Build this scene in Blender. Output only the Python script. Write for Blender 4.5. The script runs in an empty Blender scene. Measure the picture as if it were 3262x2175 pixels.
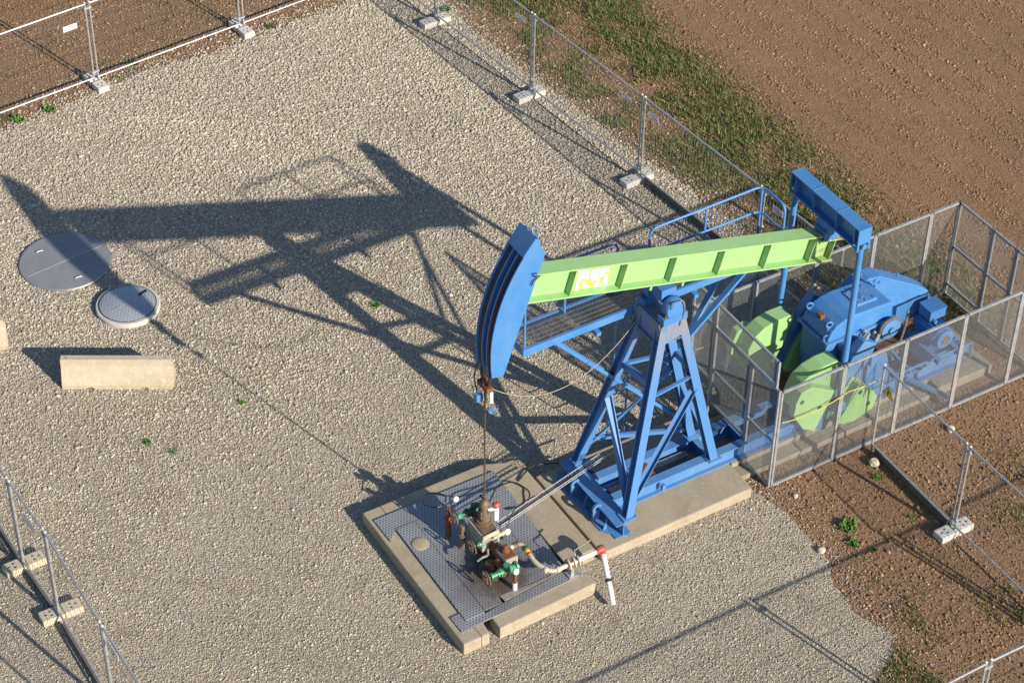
import bpy, bmesh, math, random
import numpy as np
from mathutils import Vector, Matrix
random.seed(7); rng = np.random.default_rng(7)
scene = bpy.context.scene
COL = scene.collection
R = math.radians

# ------------------------------------------------------------------ camera, sky, sun, exposure
cam = bpy.data.cameras.new('camera')
cam.sensor_width = 36.0; cam.lens = 36.0 * 7239.6 / 3262.0; cam.clip_end = 2000.0
cam_o = bpy.data.objects.new('camera', cam); COL.objects.link(cam_o); scene.camera = cam_o
_yaw, _pit, _rol = R(58.2803), R(41.0544), R(1.0023)
_fw = Vector((math.cos(_yaw)*math.cos(_pit), math.sin(_yaw)*math.cos(_pit), -math.sin(_pit)))
_r0 = Vector((math.sin(_yaw), -math.cos(_yaw), 0)); _u0 = _r0.cross(_fw)
_rt = math.cos(_rol)*_r0 + math.sin(_rol)*_u0; _up = -math.sin(_rol)*_r0 + math.cos(_rol)*_u0
cam_o.matrix_world = Matrix(((_rt.x, _up.x, -_fw.x, -17.0), (_rt.y, _up.y, -_fw.y, -22.45), (_rt.z, _up.z, -_fw.z, 27.564), (0, 0, 0, 1)))

SUN_EL, SUN_AZ = R(24.8), R(285.2)
world = bpy.data.worlds.new('World'); scene.world = world; world.use_nodes = True
wn = world.node_tree
sky = wn.nodes.new('ShaderNodeTexSky'); sky.sky_type = 'NISHITA'; sky.sun_disc = False
sky.sun_elevation = SUN_EL; sky.sun_rotation = R(164.8); sky.air_density = 1.0; sky.dust_density = 0.6; sky.ozone_density = 2.6
wn.links.new(sky.outputs[0], wn.nodes['Background'].inputs[0]); wn.nodes['Background'].inputs[1].default_value = 0.085
sun = bpy.data.lights.new('sun', 'SUN'); sun.energy = 5.0; sun.angle = R(0.53); sun.color = (1.0, 0.90, 0.75)
sun_o = bpy.data.objects.new('sun', sun); COL.objects.link(sun_o)
sd = Vector((math.cos(SUN_AZ)*math.cos(SUN_EL), math.sin(SUN_AZ)*math.cos(SUN_EL), math.sin(SUN_EL)))
sun_o.rotation_euler = sd.to_track_quat('Z', 'Y').to_euler(); sun_o.location = sd*60
scene.view_settings.view_transform = 'Standard'; scene.view_settings.look = 'None'
scene.view_settings.exposure = 0.68; scene.view_settings.gamma = 1.0; scene.view_settings.use_curve_mapping = False

# ------------------------------------------------------------------ materials
MATS = {}
class NT:
    def __init__(s, name):
        s.m = bpy.data.materials.new(name); s.m.use_nodes = True
        s.t = s.m.node_tree; s.b = s.t.nodes['Principled BSDF']; MATS[name] = s.m
    def n(s, t, **k):
        x = s.t.nodes.new(t)
        for a, v in k.items(): setattr(x, a, v)
        return x
    def l(s, a, b): s.t.links.new(a, b)
    def coord(s, kind='Object', scale=None):
        c = s.n('ShaderNodeTexCoord').outputs[kind]
        if scale:
            m = s.n('ShaderNodeMapping'); m.inputs['Scale'].default_value = scale; s.l(c, m.inputs[0]); c = m.outputs[0]
        return c
    def noise(s, scale, detail=4, rough=.6, vec=None, dist=0):
        x = s.n('ShaderNodeTexNoise'); x.inputs['Scale'].default_value = scale; x.inputs['Detail'].default_value = detail
        x.inputs['Roughness'].default_value = rough; x.inputs['Distortion'].default_value = dist
        s.l(vec if vec is not None else s.coord(), x.inputs['Vector']); return x.outputs['Fac']
    def ramp(s, fac, stops, interp='LINEAR'):
        x = s.n('ShaderNodeValToRGB'); x.color_ramp.interpolation = interp; e = x.color_ramp.elements
        while len(e) < len(stops): e.new(.5)
        for el, (p, c) in zip(e, stops):
            el.position = p; el.color = (*c, 1) if len(c) == 3 else c
        s.l(fac, x.inputs[0]); return x.outputs[0]
    def mix(s, fac, a, b, mode='MIX'):
        x = s.n('ShaderNodeMix', data_type='RGBA', blend_type=mode)
        for sock, v in ((x.inputs[0], fac), (x.inputs[6], a), (x.inputs[7], b)):
            if isinstance(v, bpy.types.NodeSocket): s.l(v, sock)
            elif isinstance(v, (int, float)): sock.default_value = v
            else: sock.default_value = (*v, 1)
        return x.outputs[2]
    def math(s, op, a, b=0.):
        x = s.n('ShaderNodeMath', operation=op)
        for i, v in enumerate((a, b)):
            if isinstance(v, bpy.types.NodeSocket): s.l(v, x.inputs[i])
            else: x.inputs[i].default_value = v
        return x.outputs[0]
    def bump(s, h, strength=.4, dist=.01):
        x = s.n('ShaderNodeBump'); x.inputs['Strength'].default_value = strength; x.inputs['Distance'].default_value = dist
        s.l(h, x.inputs['Height']); s.l(x.outputs[0], s.b.inputs['Normal'])
    def out(s, col, rough=.6, metal=0., spec=.5):
        if isinstance(col, bpy.types.NodeSocket): s.l(col, s.b.inputs['Base Color'])
        else: s.b.inputs['Base Color'].default_value = (*col, 1)
        if isinstance(rough, bpy.types.NodeSocket): s.l(rough, s.b.inputs['Roughness'])
        else: s.b.inputs['Roughness'].default_value = rough
        s.b.inputs['Metallic'].default_value = metal; s.b.inputs['Specular IOR Level'].default_value = spec
        return s.m

def paint(name, base, dark, chip, chip_amt=.68, rough=.45, rust=(.16, .07, .03)):
    m = NT(name)
    a = m.noise(2.2, 5, .65); b = m.noise(9, 6, .7); c = m.noise(38, 3, .6)
    col = m.mix(m.ramp(a, [(.35, (0, 0, 0)), (.7, (1, 1, 1))]), base, dark)
    streak = m.noise(7, 4, .6, m.coord('Object', (1, 1, .12)))
    col = m.mix(m.math('MULTIPLY', m.ramp(streak, [(.5, (0, 0, 0)), (.75, (1, 1, 1))]), .35), col, tuple(x*.72+.03 for x in base))
    col = m.mix(m.ramp(b, [(chip_amt, (0, 0, 0)), (chip_amt+.03, (1, 1, 1))]), col, chip)
    col = m.mix(m.ramp(m.math('MULTIPLY', b, c), [(.385, (0, 0, 0)), (.41, (1, 1, 1))]), col, rust)
    m.bump(b, .15, .004)
    return m.out(col, m.ramp(a, [(.3, (rough-.1,)*3), (.7, (rough+.15,)*3)]))
BLUE = paint('blue_paint', (.045, .175, .43), (.07, .20, .43), (.19, .28, .42), .67)
BLUE2 = paint('blue_paint_worn', (.06, .18, .42), (.09, .21, .41), (.2, .26, .33), .63)
GREEN = paint('green_paint', (.27, .46, .19), (.235, .44, .175), (.36, .51, .28), .72)
def rusty_blue():
    m = NT('blue_paint_rust_streaked')
    s1 = m.noise(11, 4, .6, m.coord('Object', (1, 1, .15))); a = m.noise(3, 5, .7)
    # rust shows near the head of the post, fading down along each streak
    z = m.n('ShaderNodeSeparateXYZ'); m.l(m.coord(), z.inputs[0])
    h = m.math('MULTIPLY', m.math('SUBTRACT', z.outputs[2], 2.9), .8)
    f = m.math('MULTIPLY', m.math('MINIMUM', m.math('MAXIMUM', h, 0.), 1.0), m.ramp(s1, [(.36, (0, 0, 0)), (.62, (1, 1, 1))]))
    col = m.mix(f, m.mix(a, (.055, .175, .43), (.08, .20, .42)), m.mix(a, (.34, .24, .13), (.18, .17, .14)))
    m.bump(a, .15, .004)
    return m.out(col, .5)
LEGBLUE = rusty_blue()
def simple(name, c1, c2, scale=6, rough=.6, metal=0., bump=0., bscale=30, bd=.004, spec=.5):
    m = NT(name); col = m.mix(m.ramp(m.noise(scale, 5, .65), [(.35, (0, 0, 0)), (.68, (1, 1, 1))]), c1, c2)
    if bump: m.bump(m.noise(bscale, 4, .6), bump, bd)
    return m.out(col, rough, metal, spec)
GALV = simple('galvanised_steel', (.50, .51, .52), (.36, .37, .385), 9, .42, .55)
GALVD = simple('weathered_galvanised_steel', (.30, .305, .31), (.22, .225, .235), 9, .5, .5)
WIRE = simple('steel_wire', (.20, .19, .18), (.15, .14, .13), 9, .55, .3)
CAGEW = simple('cage_wire', (.36, .36, .355), (.28, .28, .28), 9, .5, .4)
RUST = simple('rusted_iron', (.20, .075, .03), (.07, .035, .022), 16, .8, 0, .5, 60, .006)
BRASSY = simple('grimy_cast_metal', (.22, .16, .10), (.09, .06, .045), 14, .6, .2, .4, 50, .005)
BLACK = simple('black_rubber', (.012, .012, .013), (.03, .028, .026), 10, .5)
ROPE = simple('greased_wire_rope', (.035, .022, .018), (.016, .014, .016), 12, .35)
WHITE = simple('white_paint', (.74, .73, .70), (.58, .55, .49), 12, .45)
CREAM = simple('cream_pipe_paint', (.52, .47, .37), (.36, .30, .21), 12, .5)
REDP = simple('red_oxide_paint', (.40, .085, .06), (.28, .06, .045), 12, .5)
VALVE = simple('green_valve_paint', (.05, .26, .14), (.03, .16, .10), 16, .4)
VALVED = simple('dark_teal_valve_paint', (.012, .085, .06), (.02, .05, .04), 16, .45)
GREYBOX = simple('grey_box_paint', (.34, .33, .30), (.24, .21, .17), 9, .55, 0, .2, 40)
YELLOW = simple('yellow_plastic', (.80, .56, .03), (.72, .48, .02), 5, .5)
YROPE = simple('yellow_rope', (.45, .36, .12), (.36, .28, .1), 15, .8)
DARKMARK = simple('black_print', (.02, .02, .02), (.03, .03, .03), 5, .6)
REDMARK = simple('red_print', (.38, .06, .09), (.30, .05, .12), 5, .6)
BLUEMARK = simple('blue_print', (.06, .07, .22), (.05, .06, .18), 5, .6)
SIGNW = simple('white_sign_plastic', (.78, .78, .80), (.70, .70, .72), 5, .4)
STICK = simple('white_sticker', (.82, .83, .80), (.72, .76, .68), 20, .5)
LIMEUND = simple('bright_green_undercoat', (.36, .58, .10), (.30, .52, .10), 12, .5)
WOOD = simple('weathered_timber', (.15, .125, .10), (.095, .08, .065), 5, .85, 0, .4, 25, .006)

def concrete(name, c1, c2, c3, stain=(.24, .18, .10)):
    m = NT(name)
    a = m.noise(1.7, 6, .7); b = m.noise(14, 6, .7); c = m.noise(90, 2, .5)
    col = m.mix(m.ramp(a, [(.32, (0, 0, 0)), (.66, (1, 1, 1))]), c1, c2)
    col = m.mix(m.ramp(b, [(.5, (0, 0, 0)), (.74, (1, 1, 1))]), col, c3)
    st = m.noise(3.1, 5, .6, None, .6)
    col = m.mix(m.math('MULTIPLY', m.ramp(st, [(.56, (0, 0, 0)), (.72, (1, 1, 1))]), .5), col, stain)
    col = m.mix(m.math('MULTIPLY', m.ramp(c, [(.3, (1, 1, 1)), (.42, (0, 0, 0))]), .35), col, tuple(x*.5 for x in c1))
    m.bump(m.math('ADD', b, m.math('MULTIPLY', c, .6)), .45, .008)
    return m.out(col, .85, 0, .3)
CONC = concrete('old_concrete', (.36, .31, .23), (.29, .245, .18), (.42, .37, .28))
CONCG = concrete('grey_concrete', (.30, .27, .22), (.23, .205, .165), (.36, .33, .27))
BARR = concrete('cream_barrier_concrete', (.46, .41, .31), (.37, .32, .225), (.54, .49, .39), (.36, .27, .14))
BLOCK = concrete('white_block_concrete', (.56, .54, .50), (.46, .44, .40), (.64, .62, .58), (.40, .36, .29))
BLOCKY = concrete('yellowed_block_concrete', (.50, .45, .35), (.42, .37, .27), (.56, .52, .43), (.42, .30, .14))

def dotted(name, base, base2, hole, pitch, rad, oil=True):
    m = NT(name); co = m.coord()
    sx = m.n('ShaderNodeSeparateXYZ'); m.l(co, sx.inputs[0])
    # staggered rows of punched dimples
    u = m.math('DIVIDE', sx.outputs[0], pitch); v = m.math('DIVIDE', sx.outputs[1], pitch*.86)
    row = m.math('FLOOR', v); off = m.math('MULTIPLY', m.math('MODULO', m.math('ABSOLUTE', row), 2.), .5)
    fu = m.math('SUBTRACT', m.math('FRACT', m.math('ADD', u, off)), .5); fv = m.math('SUBTRACT', m.math('FRACT', v), .5)
    d = m.math('SQRT', m.math('ADD', m.math('MULTIPLY', fu, fu), m.math('MULTIPLY', fv, fv)))
    a = m.noise(2.0, 6, .7)
    col = m.mix(m.ramp(a, [(.35, (0, 0, 0)), (.65, (1, 1, 1))]), base, base2)
    if oil:
        # brown crude stain spreading round the well, with a ragged edge
        ds = m.n('ShaderNodeVectorMath', operation='DISTANCE'); m.l(m.n('ShaderNodeTexCoord').outputs['Object'], ds.inputs[0]); ds.inputs[1].default_value = (-3.72, -.62, .28)
        f = m.math('ADD', ds.outputs[1], m.math('MULTIPLY', m.math('SUBTRACT', m.noise(5, 6, .75), .5), 1.0))
        col = m.mix(m.ramp(f, [(.10, (1, 1, 1)), (.42, (.8, .8, .8)), (.62, (.35, .35, .35)), (1.0, (0, 0, 0))]), col, (.085, .045, .025))
    hole_f = m.ramp(d, [(rad, (1, 1, 1)), (rad+.07, (0, 0, 0))])
    col = m.mix(hole_f, col, hole)
    m.bump(m.ramp(d, [(rad, (0, 0, 0)), (rad+.12, (1, 1, 1))]), .5, .006)
    return m.out(col, .5, .35)
PLATE = dotted('dimpled_steel_plate', (.34, .35, .375), (.27, .275, .29), (.115, .125, .14), .058, .23)
PLATEP = simple('plain_steel_plate', (.33, .32, .31), (.20, .17, .14), 5, .5, .3)
COVER = simple('grey_cover_plate', (.23, .235, .26), (.19, .195, .215), 2.5, .55, .1, .25, 120, .003)
CHECK = dotted('checkered_cover_plate', (.36, .38, .42), (.32, .34, .38), (.50, .52, .55), .075, .16, False)

def ground_mat():
    m = NT('field_soil'); co = m.coord()
    a = m.noise(.35, 5, .6); b = m.noise(7, 8, .75); c = m.noise(28, 4, .7)
    col = m.mix(m.ramp(a, [(.35, (0, 0, 0)), (.65, (1, 1, 1))]), (.275, .172, .102), (.235, .144, .084))
    col = m.mix(m.ramp(b, [(.4, (0, 0, 0)), (.7, (1, 1, 1))]), col, (.33, .217, .135))
    col = m.mix(m.ramp(c, [(.32, (1, 1, 1)), (.5, (0, 0, 0))]), col, (.10, .06, .04))
    fur = m.noise(1.2, 3, .5, m.coord('Object', (3.2, .12, 1)))
    col = m.mix(m.math('MULTIPLY', m.ramp(fur, [(.4, (0, 0, 0)), (.65, (1, 1, 1))]), .25), col, (.28, .19, .125))
    m.bump(m.math('ADD', b, m.math('MULTIPLY', c, .5)), .9, .05)
    return m.out(col, .95, 0, .15)
SOIL = ground_mat()
def gravel_base():
    m = NT('compacted_gravel')
    v = m.n('ShaderNodeTexVoronoi'); v.inputs['Scale'].default_value = 34; m.l(m.coord(), v.inputs['Vector'])
    a = m.noise(.22, 4, .55); b = m.noise(1.1, 6, .7); c = m.noise(45, 4, .7)
    col = m.mix(m.ramp(a, [(.38, (0, 0, 0)), (.62, (1, 1, 1))]), (.325, .282, .222), (.385, .338, .265))
    col = m.mix(m.ramp(b, [(.55, (0, 0, 0)), (.8, (1, 1, 1))]), col, (.21, .165, .115))
    col = m.mix(.55, col, m.mix(1., col, m.ramp(v.outputs['Color'], [(.2, (.45, .45, .45)), (.8, (1.3, 1.3, 1.3))]), 'MULTIPLY'))
    m.bump(m.math('ADD', m.math('MULTIPLY', v.outputs['Distance'], -1.2), c), .8, .02)
    return m.out(col, .9, 0, .25)
GRAVEL = gravel_base()
def random_mat(name, stops, rough=.85, patch=None, spec=.25):
    m = NT(name); r = m.n('ShaderNodeObjectInfo').outputs['Random']
    col = m.ramp(r, stops)
    if patch:
        g = m.n('ShaderNodeNewGeometry').outputs['Position']
        f = m.ramp(m.noise(.25, 4, .6, g), [(.4, (0, 0, 0)), (.62, (1, 1, 1))])
        col = m.mix(f, col, m.mix(1., col, patch, 'MULTIPLY'))
    return m.out(col, rough, 0, spec)
STONE = random_mat('gravel_stone', [(0, (.25, .22, .185)), (.18, (.33, .29, .235)), (.5, (.42, .37, .29)), (.78, (.49, .44, .355)), (.985, (.55, .52, .46)), (1, (.42, .31, .20))], .85, (.84, .83, .86))
CLOD = random_mat('soil_clod', [(0, (.17, .10, .058)), (.4, (.25, .155, .092)), (.9, (.31, .205, .13)), (1, (.40, .31, .22))], .95, (.88, .86, .85), .1)
def blade_mat():
    m = NT('grass_blades'); at = m.n('ShaderNodeAttribute', attribute_name='tint')
    m.b.inputs['Transmission Weight'].default_value = 0
    return m.out(at.outputs['Color'], .7, 0, .25)
BLADE = blade_mat()

# ------------------------------------------------------------------ mesh helpers
def origin_of(o):
    v = Vector((0, 0, 0))
    while o is not None: v = v + o.location; o = o.parent
    return v
class MB:
    def __init__(s): s.v = []; s.f = []
    def add(s, vs, fs):
        k = len(s.v); s.v += [tuple(x) for x in vs]; s.f += [tuple(i+k for i in f) for f in fs]; return s
    def box(s, x0, x1, y0, y1, z0, z1):
        return s.add([(x0,y0,z0),(x1,y0,z0),(x1,y1,z0),(x0,y1,z0),(x0,y0,z1),(x1,y0,z1),(x1,y1,z1),(x0,y1,z1)],
                     [(3,2,1,0),(4,5,6,7),(0,1,5,4),(1,2,6,5),(2,3,7,6),(3,0,4,7)])
    def bar(s, p0, p1, w, h, up=(0,0,1), du=0, dv=0):
        # w across (side), h along up; du/dv shift in side/up
        p0, p1 = Vector(p0), Vector(p1); d = (p1-p0).normalized(); u = Vector(up)
        if abs(d.dot(u.normalized())) > .98: u = Vector((1,0,0))
        sd_ = d.cross(u).normalized(); u = sd_.cross(d).normalized()
        vs = []
        for p in (p0, p1):
            for a, b in ((-1,-1),(1,-1),(1,1),(-1,1)): vs.append(p + sd_*(a*w/2+du) + u*(b*h/2+dv))
        return s.add(vs, [(3,2,1,0),(4,5,6,7),(0,1,5,4),(1,2,6,5),(2,3,7,6),(3,0,4,7)])
    def ibar(s, p0, p1, h, b, tf=.016, tw=.012, up=(0,0,1)):
        s.bar(p0, p1, b, tf, up, 0, h/2-tf/2); s.bar(p0, p1, b, tf, up, 0, -h/2+tf/2)
        return s.bar(p0, p1, tw, h-2*tf, up)
    def chan(s, p0, p1, h, b, t=.012, up=(0,0,1), side=1):
        s.bar(p0, p1, t, h, up, 0, 0)
        for q in (1, -1): s.bar(p0, p1, b-t, t, up, side*b/2, q*(h/2-t/2))
        return s
    def tube(s, pts, r, n=8, cap=True):
        P = [Vector(p) for p in pts]; rr = r if isinstance(r, (list, tuple)) else [r]*len(P)
        T = []
        for i in range(len(P)):
            a = P[max(i-1,0)]; b = P[min(i+1,len(P)-1)]; T.append((b-a).normalized())
        u = T[0].orthogonal().normalized(); k = len(s.v); vs = []
        for i, p in enumerate(P):
            u = (u - T[i]*u.dot(T[i])).normalized(); w = T[i].cross(u)
            for j in range(n):
                a = 2*math.pi*j/n; vs.append(p + (u*math.cos(a)+w*math.sin(a))*rr[i])
        fs = []
        for i in range(len(P)-1):
            for j in range(n): fs.append((i*n+j, i*n+(j+1)%n, (i+1)*n+(j+1)%n, (i+1)*n+j))
        if cap: fs.append(tuple(range(n))[::-1]); fs.append(tuple((len(P)-1)*n+j for j in range(n)))
        return s.add(vs, fs)
    def lathe(s, base, axis, prof, n=20):
        # prof: list of (dist along axis, radius)
        b = Vector(base); a = Vector(axis).normalized()
        return s.tube([b+a*d for d, _ in prof], [max(r_, .0005) for _, r_ in prof], n) if False else s._lathe(b, a, prof, n)
    def _lathe(s, b, a, prof, n):
        u = a.orthogonal().normalized(); w = a.cross(u); vs = []; fs = []
        for d, r_ in prof:
            for j in range(n):
                t = 2*math.pi*j/n; vs.append(b + a*d + (u*math.cos(t)+w*math.sin(t))*r_)
        for i in range(len(prof)-1):
            for j in range(n): fs.append((i*n+j, i*n+(j+1)%n, (i+1)*n+(j+1)%n, (i+1)*n+j))
        fs.append(tuple(range(n))[::-1]); fs.append(tuple((len(prof)-1)*n+j for j in range(n)))
        return s.add(vs, fs)
    def prism(s, poly, y0, y1, axis='y'):
        # polygon in (x,z) pushed along y, or in (x,y) pushed along z, or (y,z) along x
        f = {'y': lambda p, t: (p[0], t, p[1]), 'z': lambda p, t: (p[0], p[1], t), 'x': lambda p, t: (t, p[0], p[1])}[axis]
        n = len(poly); vs = [f(p, y0) for p in poly] + [f(p, y1) for p in poly]
        fs = [tuple(range(n)), tuple(range(2*n-1, n-1, -1))] + [(i, n+i, n+(i+1)%n, (i+1)%n) for i in range(n)]
        return s.add(vs, fs)
    def ring(s, c, axis, R_, r_, n=20, m=6):
        c = Vector(c); a = Vector(axis).normalized(); u = a.orthogonal().normalized(); w = a.cross(u); vs = []; fs = []
        for i in range(n):
            t = 2*math.pi*i/n; d = u*math.cos(t)+w*math.sin(t)
            for j in range(m):
                q = 2*math.pi*j/m; vs.append(c + d*(R_+r_*math.cos(q)) + a*(r_*math.sin(q)))
        for i in range(n):
            for j in range(m): fs.append((i*m+j, ((i+1)%n)*m+j, ((i+1)%n)*m+(j+1)%m, i*m+(j+1)%m))
        return s.add(vs, fs)
    def build(s, name, mat, parent=None, smooth=False, bevel=0., local=False, kind=None, label=None):
        o0 = Vector((0,0,0)) if local else origin_of(parent)
        me = bpy.data.meshes.new(name); me.from_pydata([(v[0]-o0.x, v[1]-o0.y, v[2]-o0.z) for v in s.v], [], s.f); me.update()
        bm = bmesh.new(); bm.from_mesh(me); bmesh.ops.recalc_face_normals(bm, faces=bm.faces)
        if bevel:
            es = [e for e in bm.edges if len(e.link_faces) == 2 and e.calc_face_angle(0) > .5]
            bmesh.ops.bevel(bm, geom=es, offset=bevel, segments=2, profile=.6, affect='EDGES')
        bm.to_mesh(me); bm.free()
        if smooth:
            for p in me.polygons: p.use_smooth = True
            try: me.set_sharp_from_angle(angle=R(38))
            except Exception: pass
        me.materials.append(mat)
        o = bpy.data.objects.new(name, me); COL.objects.link(o); o.parent = parent
        if kind: o['kind'] = kind
        if label: o['label'] = label
        return o
def tag(o, label, cat, group=None):
    o['label'] = label; o['category'] = cat
    if group: o['group'] = group
    return o
def thing(name, label, cat, loc=(0,0,0), group=None, rz=0):
    o = bpy.data.objects.new(name, None); COL.objects.link(o); o.location = loc; o.rotation_euler = (0,0,rz)
    o.empty_display_size = .2; return tag(o, label, cat, group)
def top(o, loc):
    # move a single-mesh thing's origin to its base
    d = Vector(loc); o.data.transform(Matrix.Translation(-d)); o.location = d; return o
def bez(pts, n=10):
    # Catmull-Rom through points
    P = [Vector(p) for p in pts]; P = [P[0]*2-P[1]] + P + [P[-1]*2-P[-2]]; out = []
    for i in range(1, len(P)-2):
        for k in range(n):
            t = k/n; a, b, c, d = P[i-1], P[i], P[i+1], P[i+2]
            out.append(.5*((2*b)+(c-a)*t+(2*a-5*b+4*c-d)*t*t+(3*b-a-3*c+d)*t**3))
    out.append(P[-2]); return out
def fillet(pts, r=.08, n=5):
    P = [Vector(p) for p in pts]; out = [P[0]]
    for i in range(1, len(P)-1):
        a = (P[i-1]-P[i]); b = (P[i+1]-P[i]); ra = min(r, a.length*.45, b.length*.45)
        p0 = P[i]+a.normalized()*ra; p1 = P[i]+b.normalized()*ra
        for k in range(n+1):
            t = k/n; out.append(p0*(1-t)**2 + P[i]*2*t*(1-t) + p1*t*t)
    out.append(P[-1]); return out

# ------------------------------------------------------------------ ground
def vnoise(x, y, s, seed=0):
    x = np.asarray(x)*s; y = np.asarray(y)*s; xi = np.floor(x).astype(int); yi = np.floor(y).astype(int); fx = x-xi; fy = y-yi
    def h(i, j):
        n = (i*374761393 + j*668265263 + seed*974634541) & 0x7fffffff
        n = ((n ^ (n >> 13))*1274126177) & 0x7fffffff
        return ((n ^ (n >> 16)) & 0xffff)/65535.
    fx = fx*fx*(3-2*fx); fy = fy*fy*(3-2*fy)
    return (h(xi,yi)*(1-fx)+h(xi+1,yi)*fx)*(1-fy)+(h(xi,yi+1)*(1-fx)+h(xi+1,yi+1)*fx)*fy
def fbm(x, y, s, seed=0, o=4):
    t = 0; a = .5
    for k in range(o): t = t + a*vnoise(x, y, s*2**k, seed+k*17); a *= .5
    return t/(1-.5**o)
PAD = [(1.25,-.95),(1.36,-2.0),(1.33,-2.5),(1.3,-2.95),(1.0,-3.4),(1.03,-4.1),(1.22,-4.75),(.9,-5.2),(.3,-5.45),(-.2,-6.6),(-.6,-8.5),(-1.5,-13),(-24,-13),(-24,15.0),(-9,15.0),
       (-6.1,15.35),(-4.4,15.58),(-2.6,15.85),(-.95,15.72),(1.03,16.08),(2.35,16.15),(3.6,16.9),(4.25,15.2),(4.25,13.85),(4.37,11.95),(4.65,10.25),(4.8,8.8),(4.9,7.85),(5.05,6.7),(5.25,5.2),(5.1,3.6),(4.7,2.4),(3.9,1.75),(2.5,1.3),(1.4,.9)]
def jag(poly, step=.07, amp=.16):
    out = []
    for (x0,y0),(x1,y1) in zip(poly, poly[1:]+poly[:1]):
        L = math.hypot(x1-x0, y1-y0); n = max(1, int(L/step)); nx, ny = (y1-y0)/L, -(x1-x0)/L
        for k in range(n):
            x = x0+(x1-x0)*k/n; y = y0+(y1-y0)*k/n
            d = (fbm(np.array([x]), np.array([y]), 1.6, 5)[0]-.5)*2*amp + (random.random()-.5)*.05
            out.append((x+nx*d, y+ny*d))
    return out
PADJ = jag(PAD)
def inside(px, py, poly):
    c = np.zeros(px.shape, bool); n = len(poly)
    for i in range(n):
        x0, y0 = poly[i]; x1, y1 = poly[(i+1) % n]
        if y0 == y1: continue
        k = ((y0 > py) != (y1 > py)) & (px < (x1-x0)*(py-y0)/(y1-y0)+x0); c ^= k
    return c
def dist_edge(px, py, poly):
    d = np.full(px.shape, 1e9); n = len(poly)
    for i in range(n):
        x0, y0 = poly[i]; x1, y1 = poly[(i+1) % n]; L2 = (x1-x0)**2+(y1-y0)**2
        t = np.clip(((px-x0)*(x1-x0)+(py-y0)*(y1-y0))/L2, 0, 1)
        d = np.minimum(d, np.hypot(px-x0-t*(x1-x0), py-y0-t*(y1-y0)))
    return d
# the field: one wide sheet reaching the horizon, finer where the picture looks
def sheet():
    m = MB(); xs = [-900,-200,-60]+list(np.arange(-26,26.1,.5))+[60,200,900]; ys = [-900,-200,-60]+list(np.arange(-16,26.1,.5))+[60,200,900]
    X, Y = np.meshgrid(xs, ys, indexing='ij'); Zv = np.zeros_like(X)
    far = np.clip((X-8.3)/1.5, 0, 1)*(X < 27)
    Zv += far*(fbm(X, Y, .5, 3)-.5)*.06 - .004*0
    m.v = [(float(a), float(b), float(c)) for a, b, c in zip(X.ravel(), Y.ravel(), Zv.ravel())]
    ny = len(ys)
    m.f = [(i*ny+j, (i+1)*ny+j, (i+1)*ny+j+1, i*ny+j+1) for i in range(len(xs)-1) for j in range(ny-1)]
    return m
g = sheet().build('field_ground', SOIL, smooth=True); g['kind'] = 'structure'
pm = MB(); pm.add([(x, y, .006) for x, y in PADJ], [tuple(range(len(PADJ)))])
pad = pm.build('gravel_pad', GRAVEL); pad['kind'] = 'structure'

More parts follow.
